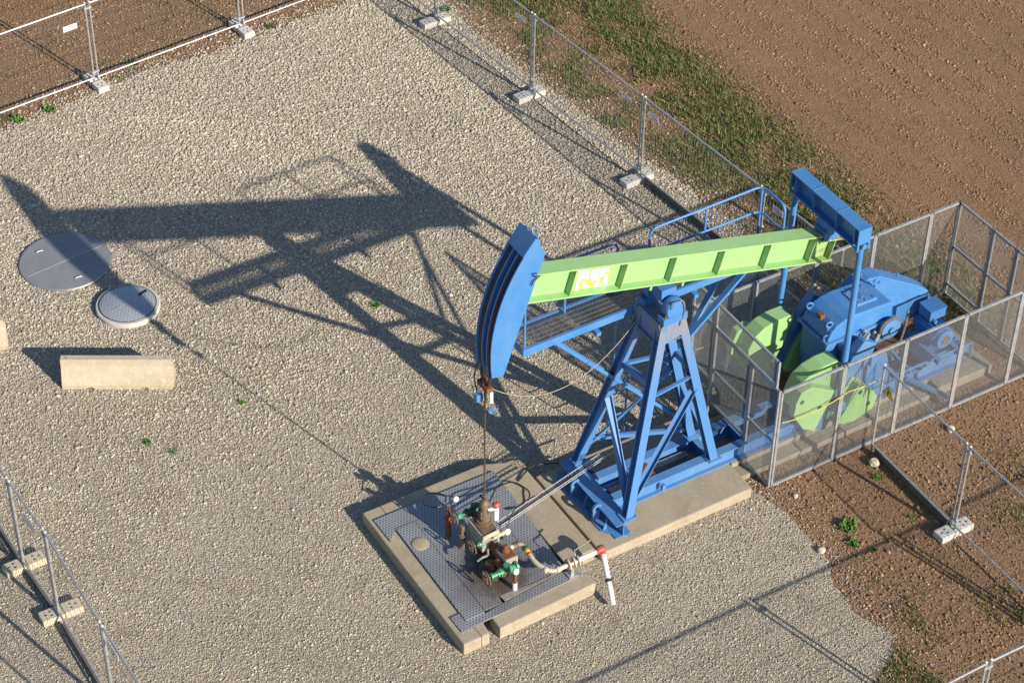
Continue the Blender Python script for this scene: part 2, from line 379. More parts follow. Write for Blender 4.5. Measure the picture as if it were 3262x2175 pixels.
def visible(px, py, mrg=60):
    d = np.stack([px+17., py+22.45, np.full(px.shape, -27.564)], -1)
    zc = d @ np.array(_fw); u = 1631+7239.6*(d @ np.array(_rt))/zc; v = 1087.5-7239.6*(d @ np.array(_up))/zc
    return (u > -mrg) & (u < 3262+mrg) & (v > -mrg) & (v < 2175+mrg)
CELLAR = (-4.95, -2.02, -1.66, 1.74); SLAB = (-1.96, 1.13, -1.08, 1.08); REAR = (1.13, 6.8, -.72, .85)
def on_slab(px, py, g_=.0):
    r = np.zeros(px.shape, bool)
    for a, b, c, d in (CELLAR, SLAB, REAR): r |= (px > a-g_) & (px < b+g_) & (py > c-g_) & (py < d+g_)
    r |= np.hypot(px+6.57, py-10.74) < .87; r |= np.hypot(px+6.08, py-8.9) < .60
    return r
def scatter(name, px, py, pz, size, mat, flat=(.55, .9), seed=1):
    # real little stones: an ico-sphere on every point of this object, turned and stretched at random
    n = len(px); sc = size[:, None]*np.stack([rng.uniform(.75,1.35,n), rng.uniform(.7,1.2,n), rng.uniform(*flat, n)], -1)
    me = bpy.data.meshes.new(name); me.vertices.add(n)
    me.vertices.foreach_set('co', np.stack([px, py, pz + sc[:,2]*.35], -1).astype(np.float32).ravel())
    a = me.attributes.new('sc', 'FLOAT_VECTOR', 'POINT'); a.data.foreach_set('vector', sc.astype(np.float32).ravel())
    rot = np.stack([rng.uniform(-.5,.5,n), rng.uniform(-.5,.5,n), rng.uniform(0,6.28,n)], -1)
    a = me.attributes.new('rt', 'FLOAT_VECTOR', 'POINT'); a.data.foreach_set('vector', rot.astype(np.float32).ravel())
    me.materials.append(mat); o = bpy.data.objects.new(name, me); COL.objects.link(o)
    t = bpy.data.node_groups.new(name, 'GeometryNodeTree')
    t.interface.new_socket('Geometry', in_out='INPUT', socket_type='NodeSocketGeometry'); t.interface.new_socket('Geometry', in_out='OUTPUT', socket_type='NodeSocketGeometry')
    gi = t.nodes.new('NodeGroupInput'); go = t.nodes.new('NodeGroupOutput'); ins = t.nodes.new('GeometryNodeInstanceOnPoints')
    ico = t.nodes.new('GeometryNodeMeshIcoSphere'); ico.inputs['Radius'].default_value = 1; ico.inputs['Subdivisions'].default_value = 1
    sm = t.nodes.new('GeometryNodeSetMaterial'); sm.inputs['Material'].default_value = mat
    s1 = t.nodes.new('GeometryNodeInputNamedAttribute'); s1.data_type = 'FLOAT_VECTOR'; s1.inputs['Name'].default_value = 'sc'
    s2 = t.nodes.new('GeometryNodeInputNamedAttribute'); s2.data_type = 'FLOAT_VECTOR'; s2.inputs['Name'].default_value = 'rt'
    L = t.links.new
    L(gi.outputs[0], ins.inputs['Points']); L(ico.outputs['Mesh'], sm.inputs[0]); L(sm.outputs[0], ins.inputs['Instance'])
    L(s1.outputs['Attribute'], ins.inputs['Scale']); L(s2.outputs['Attribute'], ins.inputs['Rotation']); L(ins.outputs[0], go.inputs[0])
    o.modifiers.new('stones', 'NODES').node_group = t; o['kind'] = 'stuff'
    return o
# gravel stones
N = 620000
px = rng.uniform(-13, 6.5, N); py = rng.uniform(-8, 20, N)
k = visible(px, py); px, py = px[k], py[k]
ins_ = inside(px, py, PADJ); de = dist_edge(px, py, PAD)
coarse = fbm(px, py, .16, 9)
near_finer = np.clip((py + .35*px + 2)/12, 0, 1)          # the pad is coarser towards the far end
prob = np.where(ins_, .55 + .45*near_finer*np.clip(coarse*1.6, .5, 1), .6*np.exp(-de/.30))
k = (rng.random(len(px)) < prob) & ~on_slab(px, py, .03)
px, py, coarse, near_finer = px[k], py[k], coarse[k], near_finer[k]
size = (.0088 + .0055*near_finer + .004*coarse)*rng.lognormal(0, .30, len(px))
o = scatter('loose_gravel', px, py, np.full(len(px), .006), np.clip(size, .006, .042), STONE)
tag(o, 'pale loose gravel stones covering the pad', 'gravel'); print('stones', len(px))
# soil clods on the field and the bare verges
N = 560000
px = rng.uniform(-9, 17.5, N); py = rng.uniform(-9, 22, N)
k = visible(px, py); px, py = px[k], py[k]
k = ~inside(px, py, PADJ) & ~on_slab(px, py, .02); px, py = px[k], py[k]
f = np.where(px > 8.3, 1., .42)*np.clip(.65+fbm(px, py, .8, 21)*.6, 0, 1)
k = rng.random(len(px)) < f; px, py = px[k], py[k]
row = .75 + .25*np.sin(px*2*math.pi/.62 + .5*np.sin(py*.3))
size = (.011 + .007*fbm(px, py, .9, 33))*rng.lognormal(0, .33, len(px))*np.where(px > 8.3, row, 1.)
zf = np.clip((px-8.3)/1.5, 0, 1)*(fbm(px, py, .5, 3)-.5)*.06
o = scatter('soil_clods', px, py, zf, np.clip(size, .005, .05), CLOD, (.5, 1.0))
tag(o, 'brown crumbly soil clods strewn over the ploughed field', 'soil'); print('clods', len(px))
# a few hand-sized pale stones on the soil are things of their own
def rock(x, y, r, label, seed):
    bm = bmesh.new(); bmesh.ops.create_icosphere(bm, subdivisions=2, radius=r); rr = random.Random(seed)
    for v in bm.verts: v.co *= 1+rr.uniform(-.16, .16); v.co.z *= .75
    me = bpy.data.meshes.new('rock'); bm.to_mesh(me); bm.free(); me.materials.append(BLOCKY)
    o = bpy.data.objects.new('rock', me); COL.objects.link(o); o.location = (x, y, r*.5); tag(o, label, 'rock', 'pale rocks on the bare soil')
rock(5.12, -1.5, .075, 'pale rock on bare soil outside the long cage wall', 1)
rock(3.40, -1.50, .10, 'large pale rock beside the plank near the cage', 2)
rock(1.35, -2.72, .07, 'small pale rock at the gravel edge below the cage corner', 3)
rock(1.75, -1.45, .05, 'smallest pale rock near the slab and cage corner', 4)

# ------------------------------------------------------------------ grass, weeds, straw
def blades(name, pts, h, w, lean, cols, label, cat, as_stuff=True, loc=None, flat=False):
    n = len(pts); pts = np.asarray(pts, float); ang = rng.uniform(0, 2*math.pi, n); la = rng.uniform(0, 2*math.pi, n)
    hh = h if isinstance(h, np.ndarray) else np.full(n, h); ww = w if isinstance(w, np.ndarray) else np.full(n, w)
    ld = lean*hh*rng.uniform(.2, 1.2, n)
    sx = np.cos(ang)*ww/2; sy = np.sin(ang)*ww/2; lx = np.cos(la)*ld; ly = np.sin(la)*ld
    V = np.zeros((n, 5, 3))
    V[:,0] = pts + np.stack([-sx, -sy, np.zeros(n)], -1); V[:,1] = pts + np.stack([sx, sy, np.zeros(n)], -1)
    mid = pts + np.stack([lx*.35, ly*.35, hh*.6], -1)
    V[:,2] = mid + np.stack([sx*.8, sy*.8, np.zeros(n)], -1); V[:,3] = mid + np.stack([-sx*.8, -sy*.8, np.zeros(n)], -1)
    V[:,4] = pts + np.stack([lx, ly, hh*(.92 if not flat else .8)], -1)
    me = bpy.data.meshes.new(name); me.vertices.add(n*5); me.vertices.foreach_set('co', V.astype(np.float32).ravel())
    idx = np.arange(n)[:,None]*5 + np.array([[0,1,2,3,3,2,4]]); me.loops.add(n*7); me.loops.foreach_set('vertex_index', idx.astype(np.int32).ravel())
    me.polygons.add(n*2); st = np.stack([np.arange(n)*7, np.arange(n)*7+4], -1).ravel(); me.polygons.foreach_set('loop_start', st.astype(np.int32))
    a = me.color_attributes.new('tint', 'FLOAT_COLOR', 'POINT')
    c4 = np.concatenate([np.repeat(cols, 5, 0), np.ones((n*5,1))], -1); a.data.foreach_set('color', c4.astype(np.float32).ravel())
    me.update(calc_edges=True); me.validate(); me.materials.append(BLADE)
    o = bpy.data.objects.new(name, me); COL.objects.link(o)
    if as_stuff: o['kind'] = 'stuff'
    tag(o, label, cat)
    if loc is not None: top(o, loc)
    return o
GRN = np.array([[.075,.125,.028],[.10,.15,.035],[.055,.105,.025],[.14,.165,.05],[.16,.15,.06]]); DRY = np.array([[.26,.19,.095],[.20,.13,.07],[.31,.24,.13],[.15,.09,.05]])
def pick(n, pg):
    g_ = GRN[rng.integers(0, len(GRN), n)]*rng.uniform(.75, 1.3, (n,1)); d_ = DRY[rng.integers(0, len(DRY), n)]*rng.uniform(.75, 1.25, (n,1))
    return np.where((rng.random(n) < pg)[:,None], g_, d_)
def green_map(x, y):
    # how green the ground is: a verge strip along the right fence, patches near the lower right, sparse elsewhere
    n1 = fbm(x, y, .55, 41); n2 = fbm(x, y, 1.7, 57)
    verge = np.clip((1-np.abs(x-6.55)/2.1)*1.9, 0, 1)*(y > .2)*np.clip((n1*.75+n2*.5-.34)*3.6, 0, 1)
    edge = np.clip(1-np.abs(x-5.0)/.7, 0, 1)*(y > 9)*np.clip((n2-.42)*4, 0, 1)*.9
    br = (y < -3.2)*(x < 3.6)*(x > .2)*np.clip((n1*.6+n2*.6-.5)*4, 0, 1)*.9
    br2 = np.clip(1-np.hypot(x-5.1, (y+3.4)/1.3)/1.3, 0, 1)*np.clip((n2-.3)*3, 0, 1)
    tl = (y > 15.5)*(x < 4)*np.clip((n2-.56)*5, 0, 1)*.5
    cage = np.clip(1-np.hypot((x-8.1)/1.2, (y-1.9)/1.5), 0, 1)*np.clip((n2-.3)*3, 0, 1)*.9
    return np.clip(verge+edge+br+br2+tl+cage, 0, 1)
N = 620000
px = rng.uniform(-7, 9.5, N); py = rng.uniform(-9, 21, N); k = visible(px, py, 30) & ~inside(px, py, PADJ) & ~on_slab(px, py, .03); px, py = px[k], py[k]
gm = green_map(px, py); k = rng.random(len(px)) < gm*.95; gx, gy, gg = px[k], py[k], gm[k]; n = len(gx)
hh = (.026+.055*gg)*rng.lognormal(0, .38, n)
blades('verge_grass', np.stack([gx, gy, np.zeros(n)], -1), hh, .011+.008*rng.random(n), .8, pick(n, .45+.5*gg), 'short patchy green grass on the verge between gravel and field', 'grass'); print('grass', n)
# dry stubble and straw on the bare soil
dry = np.where(px < 8.5, .10, .006)*np.clip(fbm(px, py, .9, 71)*1.6-.3, 0, 1)
dry = np.where((px > 1) & (py < 0), dry*1.6, dry); dry = np.where(py > 15.3, dry*1.8, dry); dry = np.where((np.abs(px-5.0) < .8) & (py > 5), dry*3, dry)
k = rng.random(len(px)) < dry; sx_, sy_ = px[k], py[k]; n = len(sx_)
blades('dry_straw', np.stack([sx_, sy_, rng.uniform(.004,.012,n)], -1), .012+.02*rng.random(n), .010+.008*rng.random(n), 3.0, pick(n, .06), 'dry straw and dead stubble littering the bare soil', 'straw'); print('straw', n)
# leafy weeds one can pick out
def weed(x, y, r, n, label, hue=1.0):
    a = rng.uniform(0, 2*math.pi, n); d = r*np.sqrt(rng.random(n))*.6; pts = np.stack([x+np.cos(a)*d, y+np.sin(a)*d, np.zeros(n)], -1)
    cols = np.array([[.085*hue,.17,.035]])*rng.uniform(.7, 1.35, (n,1))
    o = blades('weed', pts, r*rng.uniform(.35,.8,n), r*.28*np.ones(n), 1.3, cols, label, 'weed', False, (x, y, 0)); o['group'] = 'leafy weeds'
weed(2.08, -2.48, .20, 70, 'large bright green leafy weed below the cage corner')
weed(1.93, -2.86, .14, 40, 'leafy weed just below the largest green weed')
weed(2.12, -3.16, .10, 26, 'small leafy weed on the soil crossed by the post shadow')
weed(3.26, -1.80, .13, 36, 'pale green weed beside the large rock and plank')
weed(3.18, -2.85, .09, 24, 'small weed on bare soil near the white fence block')
weed(-2.04, 6.61, .12, 40, 'dark weed alone on gravel between the post shadow bands', .8)
weed(-5.40, 5.44, .09, 30, 'small weed on gravel right of the long concrete barrier', .8)
weed(-7.27, 5.35, .10, 34, 'weed on gravel below the long concrete barrier', .8)
weed(-6.98, 4.92, .09, 26, 'lowest small weed on open gravel below the barrier', .8)
for i, (x, y, r, l) in enumerate([(-4.9, 15.55, .16, 'green weed clump at gravel edge below the white fence sign'), (-5.6, 15.55, .2, 'broad weed clump under the fence at the left picture edge'), (-2.75, 16.25, .15, 'weed clump right of the double fence post'),
        (-3.2, 15.95, .09, 'small weed beside the leftmost white fence block'), (.45, 16.1, .13, 'weed on the soil right of the second white block'), (4.15, 14.75, .16, 'upright green weed behind the farthest fence block')]): weed(x, y, r, 40, l)

# ------------------------------------------------------------------ concrete: cellar rim, foundation, rear foundation
z1 = .25
cl = thing('well_cellar', 'square old concrete cellar rim around the wellhead plates', 'cellar', (-3.65, 0, 0))
def slabm(poly, z0, z1_, name, mat, parent, bevel=.025, kind=None):
    m = MB(); m.prism(poly, z0, z1_, 'z'); return m.build(name, mat, parent, bevel=bevel)
slabm([(-4.95,1.74),(-4.95,-1.66),(-4.62,-1.66),(-4.62,1.14),(-4.62,1.74)], -.15, .25, 'rim_wall', CONC, cl)
slabm([(-4.62,1.74),(-4.62,1.46),(-2.62,1.46),(-2.62,1.74)], -.15, .25, 'rim_wall', CONC, cl)
slabm([(-4.62,-1.30),(-4.62,-1.66),(-4.47,-1.66),(-4.44,-1.40),(-4.44,-1.30)], -.15, .248, 'rim_wall', CONC, cl)
slabm([(-4.27,-1.30),(-4.28,-1.66),(-2.42,-1.60),(-2.42,-1.30)], -.15, .25, 'rim_wall', CONC, cl)
slabm([(-2.62,1.74),(-2.62,-1.30),(-2.42,-1.30),(-2.30,-.95),(-2.02,-.95),(-2.02,1.2),(-2.2,1.55)], -.15, .25, 'rim_wall', CONC, cl)
m = MB(); m.box(-4.62,-2.62,-1.30,1.46,-.3,-.05); m.build('pit_floor', CONCG, cl)
fs = MB(); fs.prism([(-1.95,-1.06),(1.10,-1.06),(1.12,-.9),(1.12,1.06),(-1.95,1.06)], -.1, .2, 'z')
fo = fs.build('foundation_slab', CONC, bevel=.03); top(fo, (-.4, 0, 0)); tag(fo, 'worn concrete slab under the front of the pump frame', 'slab')
rf = MB(); rf.prism([(1.14,-.40),(5.5,-.40),(5.5,-.66),(6.75,-.66),(6.75,.75),(1.14,.75)], -.1, .195, 'z'); rf.box(1.16,5.5,-.665,-.4,-.1,.10)
ro = rf.build('foundation_slab', CONCG, bevel=.02); top(ro, (4, 0, 0)); tag(ro, 'long stepped concrete footing inside the wire cage', 'slab')

# steel plates on the cellar: each could be lifted off
def plate(poly, z0, z1_, label, mat=PLATE):
    m = MB(); m.prism(poly, z0, z1_, 'z'); cx = sum(p[0] for p in poly)/len(poly); cy = sum(p[1] for p in poly)/len(poly)
    o = m.build('cover_plate', mat); tag(o, label, 'steel plate', 'dimpled plates over the cellar'); return o
plate([(-4.88,1.47),(-2.55,1.48),(-2.57,.91),(-3.02,.91),(-3.02,1.10),(-4.66,1.10),(-4.87,.90)], .256, .275, 'dimpled steel plate along the far edge of the cellar')
plate([(-4.66,1.095),(-4.305,1.095),(-4.315,-1.22),(-4.33,-1.26),(-4.68,-1.26)], .262, .288, 'long narrow dimpled plate with a round disc on it')
plate([(-4.295,1.095),(-3.06,1.095),(-3.04,-1.10),(-3.955,-1.06),(-3.975,-1.215),(-4.302,-1.22)], .258, .282, 'large dimpled plate around the wellhead, stained brown with oil')
plate([(-3.05,.90),(-2.57,.90),(-2.70,-.99),(-3.03,-1.10)], .257, .279, 'dimpled plate between the wellhead and the pump slab')
plate([(-4.86,-1.06),(-4.69,-1.06),(-4.69,-1.265),(-4.30,-1.265),(-3.93,-1.22),(-2.64,-1.12),(-2.50,-1.33),(-4.85,-1.43)], .254, .272, 'long dimpled plate along the near edge of the cellar')
plate([(-3.94,-1.07),(-3.30,-1.105),(-3.05,-1.11),(-2.66,-1.01),(-2.66,-1.10),(-3.92,-1.205)], .259, .286, 'plain rust stained strip plate below the white capped pipe', PLATEP)
m = MB(); m.lathe((-4.48, .58, .289), (0,0,1), [(0,.145),(.012,.145),(.016,.135)], 28)
tag(top(m.build('inspection_disc', CONC, smooth=True), (-4.48,.58,.289)), 'round beige inspection disc on the narrow steel plate', 'cover')

# ------------------------------------------------------------------ round covers
mc = thing('manhole_cover', 'large dark grey round cover with a pale seam across it', 'manhole cover', (-6.57, 10.74, 0))
m = MB(); m.lathe((-6.57,10.74,0), (0,0,1), [(0,.865),(.045,.865),(.05,.86)], 64); m.build('lid', COVER, mc, smooth=True)
m = MB(); m.ring((-6.57,10.74,.03), (0,0,1), .865, .018, 64, 6); m.build('rim', GALVD, mc, smooth=True)
dv = Vector((.93, .10, 0)).normalized(); c0 = Vector((-6.57,10.74,.054))
m = MB(); m.bar(c0-dv*.80-Vector((0,.0,0)), c0+dv*.80, .018, .006); m.build('seam_bar', GALV, mc)
for dx, dy, a in ((-.32,.48,.3),(.02,-.62,.3)):
    m = MB(); q = Vector((-6.57+dx,10.74+dy,.06)); e = Vector((math.cos(a), -math.sin(a)*.3, 0))*.06; m.tube([q-e, q-e+Vector((0,0,.02)), q+e+Vector((0,0,.02)), q+e], .008, 6); m.build('handle', WHITE, mc)
mc = thing('manhole_cover', 'smaller raised round checkered cover with a pale ring', 'manhole cover', (-6.08, 8.9, 0))
m = MB(); m.lathe((-6.08,8.9,0), (0,0,1), [(0,.60),(.085,.60),(.10,.585),(.10,.50)], 56); m.build('ring', simple('pale_ring_concrete', (.50,.49,.46), (.40,.39,.36), 8, .7), mc, smooth=True)
m = MB(); m.lathe((-6.08,8.9,.1), (0,0,1), [(0,.525),(.012,.525),(.016,.515)], 56); m.build('lid', CHECK, mc, smooth=True)
m = MB(); m.ring((-6.08,8.9,.112), (0,0,1), .532, .008, 56, 5); m.build('gap_seal', BLACK, mc)
m = MB(); m.bar((-6.48,8.82,.119), (-5.95,8.99,.119), .02, .004); m.build('seam_bar', GALV, mc)
m = MB(); m.bar((-5.80,9.02,.120), (-5.62,9.07,.120), .06, .006); m.build('grip_slot', BLACK, mc)

# ------------------------------------------------------------------ concrete barriers
def barrier(loc, rz, L, label, name='concrete_barrier'):
    hw = [(-.21,0),(-.21,.10),(-.185,.16),(-.115,.34),(-.075,.44),(-.065,.585),(.065,.585),(.075,.44),(.115,.34),(.185,.16),(.21,.10),(.21,0)]
    o = thing(name, label, 'barrier', loc, 'precast concrete barriers', rz)
    m = MB(); k = len(hw)
    # body with drainage slots cut from its foot
    xs = [-L/2, -L*.285, -L*.285+.02, -L*.225, -L*.205, L*.205, L*.225, L*.285-.02, L*.285, L/2]; lift = [0,0,.045,.055,0,0,.055,.045,0,0]
    vs = []
    for x, lf in zip(xs, lift):
        for y, z in hw: vs.append((x, y, z+lf if z == 0 else z))
    fs_ = [(i*k+j, i*k+(j+1)%k, (i+1)*k+(j+1)%k, (i+1)*k+j) for i in range(len(xs)-1) for j in range(k)] + [tuple(range(k)), tuple((len(xs)-1)*k+j for j in range(k))]
    m.add(vs, fs_); m.build('body', BARR, o, bevel=.008, local=True)
    for x in (-L/2+.1, L/2-.1):
        q = MB(); q.lathe((x, 0, .58), (0,0,1), [(0,.014),(.008,.014)], 10); q.build('lifting_socket', BLACK, o, local=True)
    m = MB(); m.prism([(-.16,.012),(-.16,.12),(-.08,.36),(-.05,.52),(.05,.52),(.08,.36),(.16,.12),(.16,.012)], L/2-.001, L/2+.03, 'x'); m.build('end_key', BARR, o, bevel=.01, local=True)
    return o
u_ = Vector((.864, -.504, 0)); n_ = Vector((.504, .864, 0)); c_ = Vector((-7.17, 6.908, 0)) + n_*.21
barrier(c_, math.atan2(-.504, .864), 1.97, 'long cream concrete barrier standing alone on the gravel')
barrier((-9.34, 9.42, 0), R(-18), 1.97, 'concrete barrier cut off by the left picture edge')

# ------------------------------------------------------------------ site fence: loose panels standing in blocks
FZ0, FZ1 = .13, 2.04
def fence_panel(p0, p1, label, vert=.085, horiz=.22, signs=(), group='mesh fence panels'):
    p0 = Vector((*p0, 0)); p1 = Vector((*p1, 0)); d = (p1-p0); L = d.length; d.normalize(); nrm = Vector((-d.y, d.x, 0))
    a = p0+d*.05; b = p1-d*.05; o = thing('mesh_fence', label, 'fence', (p0+p1)/2, group)
    z = lambda p, h: Vector((p.x, p.y, h))
    for p in (a, b):
        m = MB(); m.tube([z(p, FZ0-.08), z(p, FZ1)], .021, 8); m.build('post', GALV, o, smooth=True)
        m = MB(); m.lathe(z(p, FZ1), (0,0,1), [(0,.022),(.012,.018)], 8); m.build('post_cap', WHITE, o)
    for h in (FZ0+.06, FZ1-.03):
        m = MB(); m.tube([z(a, h), z(b, h)], .019, 8); m.build('rail', GALV, o, smooth=True)
    m = MB(); r_ = .0021
    nv = int((L-.1)/vert)
    for i in range(1, nv): q = a+(b-a)*(i/nv); m.bar(z(q, FZ0+.06), z(q, FZ1-.03), 2*r_, 2*r_, (d.x, d.y, 0))
    h = FZ0+.06+horiz
    while h < FZ1-.05: m.bar(z(a, h), z(b, h), 2*r_, 2*r_); h += horiz
    m.build('wire_mesh', WIRE, o, kind='stuff')
    for (t, hz, w, hgt, style, side) in signs:
        c = a+(b-a)*t + nrm*side*.02; s_ = MB(); s_.bar(z(c, hz)-d*w/2, z(c, hz)+d*w/2, .004, hgt); so = s_.build('sign_plate', SIGNW, o)
        if style == 'print':
            q = MB(); e = nrm*side*.004
            for i in range(5):
                x0 = -w*.36+i*w*.105; q.bar(z(c, hz+hgt*.05)+d*x0+e, z(c, hz+hgt*.28)+d*(x0+w*.08)+e, .002, hgt*.09)
            q.build('print', REDMARK, so)
            q = MB(); q.bar(z(c, hz-hgt*.22)-d*w*.1+e, z(c, hz-hgt*.22)+d*w*.4+e, .002, hgt*.12); q.build('print', BLUEMARK, so)
    return o
def coupler(p, hz, label): pass
def fence_block(p, along, label, mat=BLOCK):
    # along: direction of the block's long side
    rz = math.atan2(along[1], along[0]); o = thing('fence_block', label, 'fence block', (p[0], p[1], 0), 'concrete fence blocks', rz)
    for s_ in (-1, 1):
        m = MB(); x0, x1 = sorted((s_*.035, s_*.345)); m.box(x0, x1, -.125, .125, 0, .14); m.build('half', mat, o, bevel=.018, local=True)
        for xx, yy in ((s_*.17,-.045),(s_*.17,.045),(s_*.26,0)):
            q = MB(); q.box(xx-.022, xx+.022, yy-.012, yy+.012, .13, .1415); q.build('socket', BLACK, o, local=True)
    m = MB(); m.box(-.036, .036, -.10, .10, 0, .11); m.build('bridge', mat, o, local=True)
    return o
A_=(-3.68,15.95); B_=(-.13,16.28); A0=(-7.2,15.62); B1=(3.35,16.62); C_=(3.71,14.45); D_=(4.066,11.02); E_=(4.41,7.44); P_=(4.70,3.86); P1=(4.86,1.58)
F_=(-10.26,3.66); G_=(-10.19,2.32); H_=(-10.20,.08); F0=(-10.32,5.95); H1=(-10.18,-2.2); K_=(3.565,-1.17); I_=(3.53,-3.47); L_=(3.55,-6.95); J_=(.80,-7.22); J0=(-2.68,-7.27); Q_=(3.78,-7.27); Q1=(7.2,-7.2)
fence_panel(A0, A_, 'far fence panel at left edge, carrying a blank white sign', signs=((.885,1.60,.32,.125,'plain',-1),))
fence_panel(A_, B_, 'far fence panel between the two posts at upper left')
fence_panel(B_, B1, 'far fence panel running off the top edge beside the gravel')
fence_panel((3.45,17.9), C_, 'right-hand fence panel leaving the top edge above the farthest block')
fence_panel(C_, D_, 'right-hand fence panel with a printed sign, second from the top edge', signs=((.89,1.72,.34,.11,'print',-1),))
fence_panel(D_, E_, 'right-hand fence panel with a printed sign above the tallest grass', signs=((.87,1.72,.34,.11,'print',-1),))
fence_panel(E_, P_, 'fence panel with a grey board at its foot reaching to the blue handrail', signs=((.085,1.74,.31,.12,'print',-1),))
fence_panel(P_, P1, 'short fence panel seen behind the blue handrail, butting on the cage', signs=((.19,1.78,.30,.13,'print',-1),))
fence_panel(F0, F_, 'near left fence panel cut off by the left edge', .13, .3)
fence_panel(F_, G_, 'narrow near left fence panel with a brown sign', .13, .3, signs=((.45,1.55,.42,.22,'plain',1),))
fence_panel(G_, H_, 'near left fence panel below the narrow one', .13, .3)
fence_panel(H_, H1, 'near left fence panel leaving at the bottom edge', .13, .3, signs=((.13,1.74,.36,.13,'plain',1),))
kp = fence_panel(K_, I_, 'fence panel with a yellow warning triangle beside the cage', .12, .3)
fence_panel(I_, L_, 'fence panel running off the right edge over grass', .12, .3)
fence_panel(J0, J_, 'near fence panel leaving at the bottom edge, lower right', .10, .25)
fence_panel(J_, Q_, 'near fence panel in the lower right corner', .10, .25)
fence_panel(Q_, Q1, 'near fence panel outside the lower right corner', .10, .25)
# warning triangle on the panel by the cage: yellow with a black border and bolt
tri = lambda s_, cz: [(cy_, z_) for cy_, z_ in ((-1.43-s_*.5*1.0, cz-s_*.29), (-1.43+s_*.5, cz-s_*.29), (-1.43, cz+s_*.575))]
m = MB(); m.prism(tri(.30, 1.57), 3.535, 3.540, 'x'); sg = m.build('warning_sign', DARKMARK, kp)
m = MB(); m.prism(tri(.25, 1.57), 3.531, 3.534, 'x'); m.build('yellow_field', YELLOW, sg)
m = MB(); m.prism([(-1.44,1.66),(-1.415,1.66),(-1.43,1.59),(-1.40,1.59),(-1.45,1.50),(-1.435,1.565),(-1.46,1.565)], 3.528, 3.5305, 'x'); m.build('bolt_symbol', DARKMARK, sg)
yx = (1,0); xy = (0,1)
fence_block((A_[0]-.02, A_[1]-.02), (.10,-1), 'white fence block under the double post at upper left')
fence_block((B_[0]-.02, B_[1]-.02), (.10,-1), 'white fence block at the top, second post of the far fence')
fence_block((C_[0]-.05, C_[1]-.03), (1,.06), 'white fence block nearest the top edge on the right-hand fence')
fence_block((D_[0]-.08, D_[1]-.04), (1,.06), 'white fence block in the middle of the right-hand gravel edge')
fence_block((E_[0]-.08, E_[1]-.04), (1,.06), 'white fence block at the upper end of the grey board')
fence_block((P_[0]-.05, P_[1]-.03), (1,.06), 'white fence block mostly hidden behind the green beam')
fence_block((F_[0]+.02, F_[1]), (1,.02), 'yellowed fence block under the narrow left panel, upper one', BLOCKY)
fence_block((G_[0]+.06, G_[1]+.05), (1,.0), 'yellowed fence block lower left with orange stain', BLOCKY)
fence_block((I_[0]+.01, I_[1]-.02), (1,.02), 'white fence block on brown soil at lower right')
fence_block((J_[0], J_[1]), (.05,1), 'fence block hidden below the lower right picture edge')
# couplers are part of the joints: small steel plates between neighbouring posts
for n_p, (p, dr) in enumerate(((A_,(1,.09)),(B_,(1,.09)),(C_,(.1,-1)),(D_,(.1,-1)),(E_,(.08,-1)),(P_,(.08,-1)),(G_,(.05,-1)),(F_,(.05,-1)),(I_,(0,-1)),(J_,(1,0)))):
    w_ = ('the upper left double post','the second far fence post','the farthest right-hand post','the middle right-hand post','the post above the grey board','the post behind the blue handrail','the stained lower left block','the upper left yellowed block','the fence post on brown soil','the lower right corner post')[n_p]
    o = thing('fence_coupler', 'pair of small steel couplers joining ' + w_, 'coupler', (*p, .3), 'fence couplers')
    d = Vector((*dr, 0)).normalized()
    for hz in (.33, 1.90):
        m = MB(); m.bar(Vector((*p, hz))-d*.085, Vector((*p, hz))+d*.085, .05, .045); m.build('clamp', GALV, o, bevel=.006)
# boards standing on edge along the foot of the fences
def board(p0, p1, h, t, label, mat=WOOD, z=.0):
    m = MB(); m.bar((*p0, z+h/2), (*p1, z+h/2), t, h); o = m.build('foot_board', mat, bevel=.006); top(o, ((p0[0]+p1[0])/2, (p0[1]+p1[1])/2, 0)); tag(o, label, 'board', 'boards along the fence foot')
board((4.44,7.25), (4.74,3.95), .16, .05, 'grey board along the gravel running to the blue handrail')
board((3.59,-1.30), (3.56,-3.32), .20, .05, 'grey board on the soil between cage and fence block')
board((-10.20,2.12), (-10.18,-2.1), .10, .05, 'brown board on the ground along the lower left fence')
board((-10.25,3.5), (-10.2,2.5), .10, .05, 'short brown board between the two yellowed blocks')
board((-10.31,5.9), (-10.26,3.85), .10, .05, 'brown board leaving at the left edge above the blocks')

